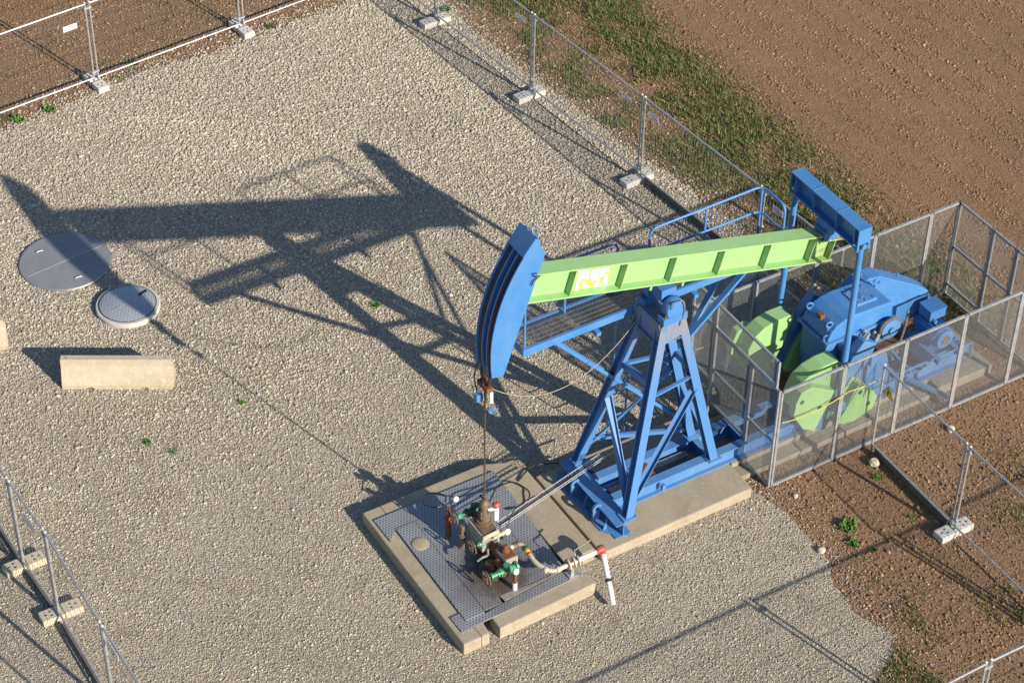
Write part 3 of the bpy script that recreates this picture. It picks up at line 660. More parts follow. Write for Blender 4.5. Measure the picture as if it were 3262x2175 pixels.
# ------------------------------------------------------------------ wire cage round the drive
cage = thing('safety_cage', 'open-topped grey wire mesh safety cage around the drive', 'cage', (4.4, .2, 0))
YN, YF, X0, X1, CH = -1.05, 1.50, 1.50, 7.42, 2.23
def infill(m, p0, p1, z0, z1_, dv_=.030, dh_=.042, w=.0034):
    p0 = Vector((*p0, 0)); p1 = Vector((*p1, 0)); L = (p1-p0).length; d = (p1-p0)/L
    for i in range(1, int(L/dv_)): q = p0+d*(i*dv_); m.bar((q.x,q.y,z0), (q.x,q.y,z1_), w, w, (d.x,d.y,0))
    h = z0+dh_
    while h < z1_-.01: m.bar((p0.x,p0.y,h), (p1.x,p1.y,h), w, w); h += dh_
def bay(p0, p1, z0, z1_, rails=(), name='mesh_panel', t=.04, mid=()):
    # one framed mesh panel
    a, b = Vector((*p0,0)), Vector((*p1,0)); d = (b-a).normalized(); a = a+d*.022; b = b-d*.022
    m = MB()
    for p in (a, b): m.bar((p.x,p.y,z0), (p.x,p.y,z1_), t, t, (d.x,d.y,0))
    for h in (z0+t/2, z1_-t/2, *rails): m.bar((a.x,a.y,h), (b.x,b.y,h), t, t)
    fr = m.build(name, GALV, cage)
    m = MB(); infill(m, (a.x,a.y), (b.x,b.y), z0+.02, z1_-.02); m.build('mesh_infill', CAGEW, fr, kind='stuff')
    return fr
bx_ = [1.50, 2.83, 4.15, 5.46, 6.75, 7.42]
for i in range(5): bay((bx_[i], YN), (bx_[i+1], YN), .03, CH); bay((bx_[i], YF), (bx_[i+1], YF), .03, CH)
bay((X1, YF), (X1, .55), .05, CH, (1.2, .32)); bay((X1, .55), (X1, -.10), .05, CH, (1.2,)); bay((X1, -.10), (X1, YN), .05, CH, (1.2,))
bay((X0-.02, YN), (X0-.02, -.25), .03, 2.25, (1.05,)); bay((X0-.02, -.25), (X0-.02, .82), .55, 2.25, (1.3,)); bay((X0-.02, .82), (X0-.02, YF), .05, 2.25, (1.05,))
bay((X0-.03, YN+.08), (X0-.03, .82), 2.27, 2.83); bay((X0-.03, .82), (X0-.03, YF), 2.27, 2.83)
# yellow rope slung along the long wall
def sag(a, b, s_, n=12): return [Vector(a).lerp(Vector(b), i/n) - Vector((0,0,4*s_*(i/n)*(1-i/n))) for i in range(n+1)]
m = MB(); m.tube(sag((1.55,-1.10,1.55),(2.95,-1.10,1.62),.10)+sag((2.95,-1.10,1.62),(3.58,-1.12,1.62),.02)[1:], .010, 6)
tag(top(m.build('rope', YROPE, smooth=True), (1.55,-1.10,1.4)), 'slack yellow rope slung along the near cage wall', 'rope')
m = MB(); m.tube(sag((1.55,1.44,1.25),(4.6,1.44,1.35),.12), .008, 6)
tag(top(m.build('rope', YROPE, smooth=True), (1.55,1.44,1.2)), 'thin yellow rope along the far cage wall behind the beam', 'rope')

# ------------------------------------------------------------------ the pump jack
pj = thing('pump_jack', 'blue and lime green oil pump jack with a curved horse head', 'pump jack', (0, 0, 0))
# skid
sk = MB()
for y in (-.28, .28): sk.ibar((-1.25, y, .352), (6.35, y, .352), .30, .16, .02, .014)
skid = sk.build('skid', BLUE2, pj)
for x in (-.62, .78, 1.55, 2.6, 3.6, 4.6, 5.6, 6.28):
    m = MB(); m.ibar((x, -.268, .345), (x, .268, .345), .22, .12); m.build('cross_member', BLUE2, skid)
m = MB(); m.ibar((-1.43, -.90, .352), (-1.43, .90, .352), .296, .30, .02, .016); m.build('front_beam', BLUE2, skid)
m = MB(); m.prism([(-1.60,-.24),(-1.34,-.90),(-1.30,-.96),(-1.56,-.80),(-1.70,-.62),(-1.72,.62),(-1.60,.9),(-1.5,.9),(-1.585,.3)], .203, .222, 'z'); m.build('toe_plate', BLUE2, skid)
for y0 in (-.62, 0, .62):
    m = MB(); m.prism([(-1.27,.22),(-1.27,.48),(-1.02,.22)], y0-.008, y0+.008); m.build('gusset', BLUE2, skid)
    m = MB(); m.prism([(-1.585,.22),(-1.585,.48),(-1.66,.22)], y0-.008, y0+.008); m.build('gusset', BLUE2, skid)
for y0 in (-.34, .34):
    m = MB(); c = Vector((-1.60, y0, .46)); n_ = 18; o_ = []; i_ = []
    for k in range(n_): t = 2*math.pi*k/n_; o_.append((c.x+.10*math.cos(t), c.z+.10*math.sin(t))); i_.append((c.x+.045*math.cos(t), c.z+.045*math.sin(t)))
    vs = [(x, y0-.02, z) for x, z in o_]+[(x, y0-.02, z) for x, z in i_]+[(x, y0+.02, z) for x, z in o_]+[(x, y0+.02, z) for x, z in i_]; f_ = []
    for k in range(n_):
        q = (k+1) % n_; f_ += [(k,q,n_+q,n_+k), (2*n_+k,3*n_+k,3*n_+q,2*n_+q), (k,2*n_+k,2*n_+q,q), (n_+k,n_+q,3*n_+q,3*n_+k)]
    m.add(vs, f_); m.box(-1.69,-1.56,y0-.0195,y0+.0195,.225,.40); m.build('lifting_lug', BLUE2, skid)
for x in (-.95, -.30):
    m = MB(); m.box(x-.03, x+.03, -.43, -.365, .30, .42); m.build('cleat', BLUE2, skid)
m = MB(); m.bar((4.95,-.37,.46),(5.55,-.98,.16),.05,.08); m.build('outrigger', BLUE2, skid)
m = MB(); m.box(-.35,.55,.06,.20,.30,.325); m.build('tread_plate', GALVD, skid)
m = MB(); m.box(-.60,-.30,-.18,.16,.465,.485); m.build('rusty_plate', RUST, skid)

# samson post
sp = MB(); sp.box(-.56,-.04,-.30,.30,3.96,4.02); post = sp.build('samson_post', LEGBLUE, pj)
LEG = {'nf': ((-1.29,-.78,.5),(-.47,-.26,3.95)), 'nr': ((.74,-.34,.5),(-.13,-.26,3.95)), 'ff': ((-1.29,.78,.5),(-.47,.26,3.95)), 'fr': ((.74,.34,.5),(-.13,.26,3.95))}
def onleg(k, z): a, b = map(Vector, LEG[k]); return a+(b-a)*((z-a.z)/(b.z-a.z))
for k, (a, b) in LEG.items():
    m = MB(); m.ibar(a, b, .15, .15, .016, .012, (0,1,0)); m.build('leg', LEGBLUE, post)
    m = MB(); c = Vector(a); m.box(c.x-.13, c.x+.13, c.y-.11, c.y+.11, .502, .525); m.build('foot_plate', BLUE2, post)
def brace(p0, p1, h=.11, up=(0,1,0), mat=LEGBLUE):
    m = MB(); m.bar(p0, p1, .012, h, up); m.bar(p0, p1, .06, .012, up, .03, h/2-.006); return m.build('brace', mat, post)
brace(onleg('nf',2.66), onleg('nr',2.60), .10, (0,0,1)); brace(onleg('ff',2.70), onleg('fr',2.66), .10, (0,0,1))
brace(onleg('nf',2.86), onleg('ff',2.74), .13, (0,0,1)); brace(onleg('nr',2.7), onleg('fr',2.7), .12, (0,0,1))
brace(onleg('nr',2.34), onleg('nf',.72), .12, (.8,0,.6)); brace(onleg('fr',2.30), onleg('ff',.75), .12, (.8,0,.6))
brace(onleg('ff',2.08), onleg('nf',.62), .12, (0,.7,.7)); brace(onleg('fr',2.0), onleg('nr',.6), .10, (0,.7,.7))
brace(onleg('ff',1.0)+Vector((0,.02,0)), onleg('fr',.62)+Vector((0,.02,0)), .12, (0,0,1))
# head of the post: cap beam and saddle plates
m = MB(); m.box(-.56,-.545,-.32,.46,3.62,3.955); m.box(-.055,-.04,-.32,.46,3.62,3.955); m.box(-.60,0,-.34,.46,3.60,3.618); m.build('cap_beam', LEGBLUE, post)
for s_ in (-1, 1):
    m = MB(); y = s_*.335; m.prism([(-.585,3.55),(-.52,4.015),(-.09,4.015),(.0,3.62),(-.12,3.68),(-.45,3.60)], y-.012, y+.012); m.build('gusset', LEGBLUE, post)
sb = MB()
for s_ in (-1, 1):
    y = s_*.29; sb.lathe((-.30, y-.10*1, 4.28), (0,1,0), [(0,.12),(.01,.17),(.03,.185),(.17,.185),(.19,.17),(.20,.12)], 24)
    sb.box(-.53,-.07,y-.09,y+.09,4.022,4.16)
sb.lathe((-.30,-.22,4.28), (0,1,0), [(0,.075),(.44,.075)], 16); sb.box(-.44,-.16,-.15,.15,4.33,4.56)
bea = sb.build('saddle_bearing', BLUE, pj, smooth=True)
for s_ in (-1, 1):
    for dx in (-.17, .17):
        m = MB(); m.lathe((-.30+dx, s_*.34, 4.16), (0,0,1), [(0,.03),(.03,.03),(.03,.018),(.09,.018)], 6); m.build('bolt', BRASSY, bea)
    m = MB(); m.tube(fillet([(-.42,s_*.40,4.36),(-.38,s_*.43,4.50),(-.2,s_*.42,4.48),(-.15,s_*.40,4.2),(-.2,s_*.36,3.9)], .06), .009, 6); m.build('grease_line', GALVD, bea)

# walking beam, tilted towards the rear
TH = R(14.9); ax = Vector((math.cos(TH), 0, -math.sin(TH))); nn = Vector((math.sin(TH), 0, math.cos(TH))); BC = Vector((0, 0, 4.855)); BH = .535
def bp(s_, n=0., y=0.): v = BC + ax*s_ + nn*n; return Vector((v.x, y, v.z))
def bbox(m, s0, s1, n0, n1, y0, y1):
    vs = [bp(s_, n, y) for n in (n0, n1) for s_, y in ((s0,y0),(s1,y0),(s1,y1),(s0,y1))]
    return m.add(vs, [(3,2,1,0),(4,5,6,7),(0,1,5,4),(1,2,6,5),(2,3,7,6),(3,0,4,7)])
m = MB(); bbox(m, -2.98, 2.78, BH/2-.028, BH/2, -.15, .15); bbox(m, -2.98, 3.20, -BH/2, -BH/2+.028, -.15, .15); bbox(m, -2.98, 3.20, -BH/2+.028, BH/2-.028, -.009, .009)
def beam_mat():
    mt = GREEN.copy(); mt.name = 'green_paint_rusting_at_the_tail'; MATS['beam'] = mt; t = mt.node_tree
    w = NT.__new__(NT); w.m = mt; w.t = t; w.b = t.nodes['Principled BSDF']
    src = w.b.inputs['Base Color'].links[0].from_socket; x = w.n('ShaderNodeSeparateXYZ'); w.l(w.coord(), x.inputs[0])
    f = w.math('MULTIPLY', w.math('MAXIMUM', w.math('SUBTRACT', x.outputs[0], 2.3), 0.), 1.3)
    f = w.math('MULTIPLY', w.math('MINIMUM', f, 1.), w.ramp(w.noise(7, 6, .75), [(.42, (0,0,0)), (.66, (1,1,1))]))
    spots = w.ramp(w.noise(13, 5, .7), [(.66, (0,0,0)), (.72, (1,1,1))])
    w.l(w.mix(w.math('MAXIMUM', f, w.math('MULTIPLY', spots, .75)), src, (.20, .10, .035)), w.b.inputs['Base Color']); return mt
BEAMG = beam_mat()
wb = m.build('walking_beam', BEAMG, pj)
for s0 in (-2.20, -1.22, -.25, .73, 1.70, 2.67):
    for y0, y1 in ((-.145,-.009),(.009,.145)):
        m = MB(); bbox(m, s0-.007, s0+.007, -BH/2+.028, BH/2-.028, y0, y1); m.build('stiffener', BEAMG, wb)
m = MB(); bbox(m, 2.80, 3.30, BH/2-.12, BH/2-.095, -.15, .15); m.build('tail_plate', BEAMG, wb)
m = MB(); bbox(m, 3.12, 3.135, -BH/2+.028, BH/2-.12, -.14, -.009); m.build('tail_stiffener', BEAMG, wb)
for s0 in (-.62, -.0+.02):
    for y0 in (-.16, .16):
        m = MB(); bbox(m, s0-.02, s0+.02, -BH/2-.06, -BH/2+.012, y0-.01, y0+.01); m.build('clamp_tab', BEAMG, wb)
# remains of a torn white sticker on the web, and the bright paint showing between
STK = [[(-1.938,5.493),(-1.749,5.443),(-1.771,5.261),(-1.877,5.347),(-1.904,5.284),(-1.982,5.306)],[(-1.718,5.421),(-1.545,5.383),(-1.61,5.218),(-1.656,5.181),(-1.696,5.207),(-1.734,5.307)],
 [(-1.536,5.379),(-1.371,5.344),(-1.39,5.282),(-1.484,5.269),(-1.515,5.207),(-1.564,5.227)],[(-1.466,5.247),(-1.409,5.228),(-1.408,5.135),(-1.427,4.992),(-1.555,5.04),(-1.544,5.078),(-1.483,5.076)],
 [(-1.6,5.186),(-1.55,5.202),(-1.585,5.039),(-1.655,5.058),(-1.665,5.1)],[(-1.977,5.295),(-1.938,5.279),(-1.949,5.125),(-2.021,5.122)],[(-1.877,5.249),(-1.816,5.224),(-1.823,5.185),(-1.748,5.125),(-1.777,5.09),(-1.842,5.117),(-1.866,5.184)]]
for p in STK:
    m = MB(); m.prism(p, -.0135, -.0115); m.build('torn_sticker', STICK, wb, label='torn white sticker scrap')
m = MB(); m.prism([(-1.99,5.47),(-1.345,5.33),(-1.40,4.985),(-2.03,5.10)], -.0112, -.0095); m.build('bare_patch', LIMEUND, wb)

# horse head
def circ3(a, b, c):
    ax_, ay = a; bx, by = b; cx, cy = c; d = 2*(ax_*(by-cy)+bx*(cy-ay)+cx*(ay-by))
    ux = ((ax_**2+ay**2)*(by-cy)+(bx**2+by**2)*(cy-ay)+(cx**2+cy**2)*(ay-by))/d; uy = ((ax_**2+ay**2)*(cx-bx)+(bx**2+by**2)*(ax_-cx)+(cx**2+cy**2)*(bx-ax_))/d
    return ux, uy, math.hypot(ax_-ux, ay-uy)
HT, HM, HB = (-2.86, 6.64), (-3.345, 5.90), (-3.605, 4.20)
cx, cz, cr = circ3(HT, HM, HB); t0 = math.atan2(HT[1]-cz, HT[0]-cx); t1 = math.atan2(HB[1]-cz, HB[0]-cx)
if t1 < t0: t1 += 2*math.pi
def arc(r_off, f0=0., f1=1., n=26): return [(cx+(cr+r_off)*math.cos(t0+(t1-t0)*(f0+(f1-f0)*i/n)), cz+(cr+r_off)*math.sin(t0+(t1-t0)*(f0+(f1-f0)*i/n))) for i in range(n+1)]
HW = .215
hm = MB(); hm.prism(arc(-.06) + [(-3.40,4.155),(-2.72,6.27)], -.05, .05); hh_ = hm.build('horse_head', BLUE, pj)
for s_ in (-1, 1):
    m = MB(); y0, y1 = sorted((s_*HW, s_*(HW-.022))); m.prism(arc(0) + [(-3.40,4.155),(-2.70,6.29)], y0, y1); m.build('side_plate', BLUE, hh_)
    m = MB(); y0, y1 = sorted((s_*HW, s_*(HW+.012))); m.prism(arc(.006) + arc(-.085)[::-1], y0, y1); m.build('rim_strip', BLUE, hh_)
    m = MB(); y0, y1 = sorted((s_*.055, s_*.085)); m.prism(arc(-.008, .0, 1) + arc(-.07)[::-1], y0, y1); m.build('rope_guide', BLUE, hh_)
    m = MB(); pts = [(x, s_*.125, z) for x, z in arc(-.022)] + [(-3.605, s_*.11, 4.05), (-3.60, s_*.085, 3.93)]; m.tube(pts, .020, 8); m.build('bridle_rope', ROPE, hh_, smooth=True)
m = MB(); m.prism(arc(-.075)+arc(-.06)[::-1], -HW+.022, HW-.022); m.build('front_plate', BLUE, hh_)
m = MB(); m.prism(arc(.02, 0, .135, 6)+arc(.004, 0, .135, 6)[::-1], -HW-.01, HW+.01); cap = m.build('cap_plate', BLUE, hh_)
m = MB(); m.prism([(-3.40,4.155),(-2.70,6.29),(-2.715,6.295),(-3.415,4.16)], -HW+.022, HW-.022); m.build('back_plate', BLUE, hh_)
m = MB(); m.prism([(-2.87,6.62),(-2.70,6.29),(-2.715,6.28),(-2.885,6.61)], -HW+.022, HW-.022); m.build('top_plate', BLUE, hh_)
m = MB(); m.tube([(-2.80,.10,6.50),(-2.75,.10,6.62),(-2.70,.02,6.62),(-2.72,.02,6.46)], .012, 6); m.build('lifting_eye', BLUE, hh_)
m = MB(); m.tube([(-2.86,-.235,5.99),(-2.93,-.25,6.02),(-2.90,-.25,5.95),(-2.80,-.25,5.93),(-2.93,-.25,5.86),(-2.95,-.25,5.80)], .011, 6); m.build('rope_hook', ROPE, hh_)

# equaliser, its bearing and the pitmans
em = MB(); em.ibar((2.96,-.90,4.80), (2.96,.90,4.80), .40, .25, .022, .016); eq = em.build('equalizer', BLUE, pj)
for s_ in (-1, 1):
    m = MB(); y0, y1 = sorted((s_*.90, s_*.925)); m.prism([(2.83,4.56),(2.83,5.003),(3.09,5.003),(3.09,4.56),(3.05,4.56),(3.05,4.70),(2.87,4.70),(2.87,4.56)], y0, y1); m.build('end_plate', BLUE, eq)
    m = MB(); y0, y1 = sorted((s_*.79, s_*.805)); m.prism([(2.835,4.62),(2.835,4.978),(3.085,4.978),(3.085,4.62)], y0, y1); m.build('inner_plate', BLUE, eq)
    for yy in (.30,):
        m = MB(); y0, y1 = sorted((s_*yy, s_*(yy+.014))); m.prism([(2.845,4.625),(2.845,4.975),(3.075,4.975),(3.075,4.625)], y0, y1); m.build('web_stiffener', BLUE, eq)
    m = MB(); m.box(2.832,3.088,s_*.33-.012,s_*.33+.012,5.0005,5.006); m.build('weld_strip', BLUE2, eq)
m = MB(); m.lathe((2.96,-.17,4.48), (0,1,0), [(0,.09),(.01,.125),(.33,.125),(.34,.09)], 20); m.box(2.80,3.12,-.14,.14,4.25,4.44); m.box(2.86,3.06,-.13,.13,4.5,4.605); m.build('tail_bearing', BLUE, pj, smooth=True)
for s_ in (-1, 1):
    y = s_*.875; m = MB(); m.tube([(2.955,y,4.70),(2.95,y,4.60),(2.905,s_*.94,1.30)], .055, 14); pt = m.build('pitman', BLUE, pj, smooth=True)
    m = MB(); m.lathe((2.955,y-.09,4.66), (0,1,0), [(0,.05),(.18,.05)], 14); m.build('pin', BLUE2, pt, smooth=True)
    m = MB(); m.lathe((2.90,s_*.94-.07,1.18), (0,1,0), [(0,.10),(.01,.13),(.13,.13),(.14,.10)], 18); m.build('wrist_bearing', BLUE2, pt, smooth=True)

# cranks with counterweights
HUB = Vector((3.43, 0, 1.98)); TAIL = Vector((2.66, 0, .62)); cd = (TAIL-HUB).normalized(); cnv = Vector((cd.z, 0, -cd.x))
def crank_pt(t, w): v = HUB + cd*t + cnv*w; return (v.x, v.z)
LC = (TAIL-HUB).length
for s_ in (-1, 1):
    y0, y1 = sorted((s_*.62, s_*.80))
    m = MB(); m.prism([crank_pt(-.28,-.17), crank_pt(-.28,.17), crank_pt(.1,.22), crank_pt(.4,.16), crank_pt(LC,.15), crank_pt(LC,-.15), crank_pt(.4,-.16), crank_pt(.1,-.22)], y0, y1)
    cr_ = m.build('crank', BLUE2, pj, bevel=.02)
    for t in (.62,.86,1.10,1.36):
        c = HUB+cd*t; m = MB(); m.lathe((c.x, s_*.80-.004*(s_<0)-(.0 if s_>0 else .008), c.z), (0,1,0), [(0,.05),(.012,.05)], 14); m.build('pin_hole', BLACK if t != 1.36 else RUST, cr_)
    for t, w in ((-.33,.13),(-.33,-.13)):
        c = HUB+cd*t+cnv*w; m = MB()
        for yy in (.66,.76): m.tube([(c.x-.0,s_*yy,c.z-.02), (c.x-cd.x*.10+cnv.x*.0, s_*yy, c.z-cd.z*.10)], .028, 8)
        m.build('clamp_bolt', GREYBOX, cr_)
    # front weight: main casting and outer plate; rear weight the same
    fy0, fy1 = sorted((s_*.52, s_*.84)); oy0, oy1 = sorted((s_*.842, s_*1.0))
    wl = [(2.02,1.40),(2.0,1.72),(2.12,1.98),(2.30,2.10),(2.55,2.16),(2.86,2.16),(2.93,2.06),(2.86,1.90),(2.80,1.60),(2.45,.95),(2.3,1.0)]
    m = MB(); m.prism(wl, fy0, fy1); w1 = m.build('counterweight', GREEN, cr_, bevel=.02)
    m = MB(); m.prism([(1.88,1.45),(1.90,1.72),(1.98,1.93),(2.20,1.98),(2.72,1.66),(2.60,1.36),(2.38,.88),(2.12,1.05)], oy0, oy1); m.build('counterweight', GREEN, cr_, bevel=.015)
    wr = [(3.02,1.30),(3.22,1.62),(3.40,1.50),(3.60,1.22),(3.62,1.0),(3.40,.84),(2.95,.80),(2.86,.86)]
    m = MB(); m.prism(wr, fy0, fy1); m.build('counterweight', GREEN, cr_, bevel=.02)
    m = MB(); m.prism([(3.24,1.55),(3.60,1.26),(3.72,1.08),(3.64,.82),(3.24,.70),(2.84,.79)], oy0, oy1); m.build('counterweight', GREEN, cr_, bevel=.015)
    for px_, pz_ in ((2.02,1.72),(2.42,1.42),(3.30,1.36),(3.52,1.0)):
        m = MB(); yy = s_*1.0; a0, a1 = sorted((yy, yy+s_*.006)); m.lathe((px_, a0, pz_), (0,1,0), [(0,.045),(a1-a0,.045)], 12); m.build('bolt_recess', VALVED, cr_)

# gearbox
gp = [(2.98,2.14),(2.98,2.20),(3.04,2.34),(3.14,2.44),(3.30,2.51),(3.50,2.545),(4.30,2.50),(4.36,2.44),(4.36,2.14)]
m = MB(); m.prism([(3.05,.51),(3.05,1.2),(2.98,1.5),(2.98,2.13),(4.36,2.13),(4.36,1.5),(4.62,.51)], -.34, .34); gb = m.build('gearbox', BLUE, pj, bevel=.02)
m = MB(); m.prism(gp, -.37, .37); m.build('top_cover', BLUE, gb, bevel=.03)
m = MB(); m.box(2.93,4.42,-.42,.42,2.10,2.145); m.build('split_flange', BLUE2, gb)
m = MB(); m.box(3.68,4.12,-.20,.20,2.50,2.565); hat = m.build('hatch', BLUE2, gb, bevel=.01)
for a, b in ((-.16,-.16),(.16,-.16),(-.16,.16),(.16,.16),(0,-.16),(0,.16)):
    q = MB(); q.lathe((3.90+a, b, 2.565), (0,0,1), [(0,.018),(.018,.018)], 6); q.build('bolt', BLUE2, hat)
m = MB(); m.tube([(3.86,-.1,2.57),(3.86,-.1,2.62),(3.86,.1,2.62),(3.86,.1,2.57)], .012, 6); m.build('grip', BLUE2, hat)
m = MB(); m.box(3.02,3.12,-.06,.06,2.40,2.50); m.build('breather', RUST, gb, bevel=.01)
for x, y, z in ((4.34,.10,2.60),(3.06,.30,2.46),(3.06,-.26,2.44),(3.0,-.3,2.2)):
    m = MB(); m.ring((x, y, z), (.3,1,0), .055, .018, 16, 8); m.box(x-.04,x+.04,y-.015,y+.015,z-.16,z-.04); m.build('lifting_eye', BLUE, gb, smooth=True)
for y in (-.345, .345):
    for x in (3.3, 3.65, 4.0):
        m = MB(); yy0, yy1 = sorted((y, y*1.2)); m.box(x-.012,x+.012,yy0,yy1,1.2,2.10); m.build('rib', BLUE, gb)
m = MB(); m.lathe((3.43,-.60,1.98), (0,1,0), [(0,.11),(1.2,.11)], 18); m.lathe((3.43,-.46,1.98),(0,1,0),[(0,.2),(.09,.22)],20); m.lathe((3.43,.37,1.98),(0,1,0),[(0,.22),(.09,.2)],20); m.build('output_shaft', BLUE2, gb, smooth=True)
# brake drum on the near end of the fast shaft
m = MB(); m.lathe((4.22,-.56,2.05), (0,1,0), [(0,.17),(.005,.20),(.10,.20),(.105,.17)], 26); m.lathe((4.22,-.60,2.05),(0,1,0),[(0,.06),(.26,.06)],14); bd = m.build('brake_drum', BLUE2, gb, smooth=True)
m = MB(); m.ring((4.22,-.52,2.05), (0,1,0), .215, .022, 26, 6); m.build('brake_band', BRASSY, gb)
m = MB(); m.tube(bez([(4.3,-.5,1.8),(4.45,-.55,1.6),(4.55,-.6,1.3)], 5), .015, 6); m.build('brake_cable', BLACK, gb)
m = MB(); m.box(4.05,4.5,-.52,-.34,1.50,1.60); m.build('bracket', RUST, gb)
m = MB(); m.tube(bez([(4.75,-.2,1.0),(4.85,-.22,1.5),(4.98,-.12,1.85)], 5), .022, 7); m.build('bent_rod', simple('bare_brown_tube', (.26,.14,.07), (.16,.09,.05), 10, .6), gb)
# belt guard
bgp = [(3.86,1.45),(3.80,1.75),(3.85,2.02),(3.98,2.25),(4.18,2.40),(4.42,2.45),(4.66,2.40),(5.60,1.80),(5.86,1.58),(5.96,1.36),(5.90,1.18),(5.70,1.06),(4.70,.98),(4.25,1.05),(4.0,1.22)]
m = MB(); m.prism(bgp, .36, .68); bg = m.build('belt_guard', BLUE, pj, bevel=.03)
m = MB(); m.prism([(4.36,2.42),(4.66,2.37),(5.55,1.80),(5.80,1.60),(5.84,1.50),(4.45,2.10)], .330, .362); m.build('guard_flap', BLUE, bg, bevel=.008)
m = MB(); m.prism([(4.05,1.35),(4.0,1.75),(4.14,2.10),(4.40,2.06),(5.60,1.45),(5.75,1.3),(5.6,1.15),(4.6,1.08)], .335, .361); m.build('guard_panel', BLUE, bg, bevel=.008)
for x, z in ((4.25,2.45),(4.34,2.47),(5.2,2.10)):
    m = MB(); m.lathe((x,.52,z-.02), (0,0,1), [(0,.02),(.06,.02)], 6); m.build('bolt', BLUE2, bg)
# motor across the skid
m = MB(); m.lathe((5.72,-.42,1.05), (0,1,0), [(0,.13),(.015,.185),(.10,.19),(.105,.20),(.62,.20),(.625,.185),(.74,.16)], 28); mo = m.build('motor', BLUE, pj, smooth=True)
for k in range(20):
    t = 2*math.pi*k/20; m = MB(); m.bar((5.72+.21*math.cos(t),-.30,1.05+.21*math.sin(t)), (5.72+.21*math.cos(t),.18,1.05+.21*math.sin(t)), .008, .035, (math.cos(t),0,math.sin(t))); m.build('cooling_fin', BLUE, mo)
m = MB(); m.lathe((5.72,-.428,1.05), (0,1,0), [(0,.09),(.01,.09)], 18); m.build('fan_grille', BRASSY, mo)
m = MB(); m.box(5.56,5.92,-.10,.22,1.30,1.50); tb = m.build('terminal_box', BLUE, mo, bevel=.015)
m = MB(); m.box(5.55,5.93,-.11,.23,1.50,1.53); m.build('lid', BLUE, tb, bevel=.006)
m = MB(); m.lathe((5.64,-.18,1.32), (0,1,0), [(0,.035),(.1,.045)], 10); m.build('cable_gland', BLUE2, tb)
for x in (5.48, 5.96):
    m = MB(); m.box(x-.05,x+.05,-.62,.5,.72,.82); m.build('slide_rail', BLUE2, mo)
m = MB(); m.box(5.40,6.05,-.36,.34,.52,.72); m.build('motor_stand', BLUE2, mo)
for i in range(4):
    m = MB(); m.lathe((6.15+.0*i, -.46+.1*i, .66), (0,1,0), [(0,.11),(.05,.11)], 16); m.build('coil_hoop', BLUE2, mo)
for x, w in ((4.75,.05),(5.05,.05)):
    m = MB(); m.bar((x,-.36,.56),(x,.36,.60),w,.06); m.build('guard_strut', BLUE2, bg)
m = MB(); m.tube([(4.6,-.5,.80),(6.3,-.5,.80)], .02, 8); m.tube([(4.6,-.5,.50),(4.6,-.5,.80)], .02, 8); m.tube([(6.3,-.5,.45),(6.3,-.5,.80)], .02, 8); m.build('guard_rail', BLUE2, mo, smooth=True)

# service platform beside the beam, on the far side
PZ = 3.80; PX0, PX1, PY0, PY1 = -2.65, 2.25, .42, 1.00
m = MB()
for y, sd_ in ((PY0, 1), (PY1, -1)): m.chan((PX0, y, PZ), (PX1, y, PZ), .14, .05, .01, (0,0,1), -sd_)
for x in (PX0, PX1): m.bar((x, PY0, PZ), (x, PY1, PZ), .012, .139)
pf = m.build('service_platform', BLUE, pj)
m = MB(); x = PX0+.03
while x < PX1-.02: m.bar((x, PY0+.01, PZ+.03), (x, PY1-.01, PZ+.03), .004, .03); x += .034
y = PY0+.05
while y < PY1-.02: m.bar((PX0, y, PZ+.035), (PX1, y, PZ+.035), .005, .012); y += .10
m.build('grating', GALVD, pf, kind='stuff')
def rail(pts, r_=.022, fr=.16): q = MB(); q.tube(fillet(pts, fr, 6), r_, 10); return q.build('handrail', BLUE, pf, smooth=True)
yo = PY1-.12
rail([(.0,yo,PZ+.07),(.0,yo,4.93),(2.22,yo,4.97),(2.22,.24,4.97),(2.22,.24,4.42)]); rail([(.0,yo,4.45),(2.22,yo,4.46),(2.22,.24,4.46)], .02)
rail([(-.62,yo,PZ+.07),(-.62,yo,4.92),(-2.62,yo,4.92),(-2.62,yo,PZ+.07)]); rail([(-.62,yo,4.44),(-2.62,yo,4.44)], .02)
rail([(-2.62,yo,4.90),(-2.62,PY0+.02,4.90),(-2.62,PY0+.02,PZ+.07)], .02, .1)
for x in (1.1, 2.22, -1.6): q = MB(); q.tube([(x,yo,PZ+.07),(x,yo,4.94)], .022, 10); q.build('rail_post', BLUE, pf, smooth=True)
q = MB(); q.chan((-2.05,PY0+.06,PZ-.07), (.80,.44,.60), .12, .06, .01, (0,1,0), 1); q.build('strut', BLUE, pf)
q = MB(); q.chan((1.75,PY0+.06,PZ-.07), (.02,.36,2.35), .10, .05, .01, (0,1,0), 1); q.build('strut', BLUE, pf)
q = MB(); q.chan((1.75,PY1-.06,PZ-.07), (.10,.34,2.1), .10, .05, .01, (0,1,0), 1); q.build('strut', BLUE, pf)
for x in (-1.3, .6): q = MB(); q.bar((x, -.0+.30, PZ-.10), (x, PY1, PZ-.10), .08, .08); q.build('cross_beam', BLUE, pf)
# ladder
lt = MB(); a0, a1 = Vector((-.12,1.36,.10)), Vector((-.26,1.02,3.86)); off = Vector((.175,0,0))
for s_ in (-1, 1): lt.bar(a0+off*s_, a1+off*s_, .012, .05, (0,1,0))
ld = lt.build('ladder', BLUE2, pj)
for k in range(13):
    c = a0.lerp(a1, (k+.7)/13); q = MB(); q.tube([c-off, c+off], .011, 6); q.build('rung', BLUE, ld)

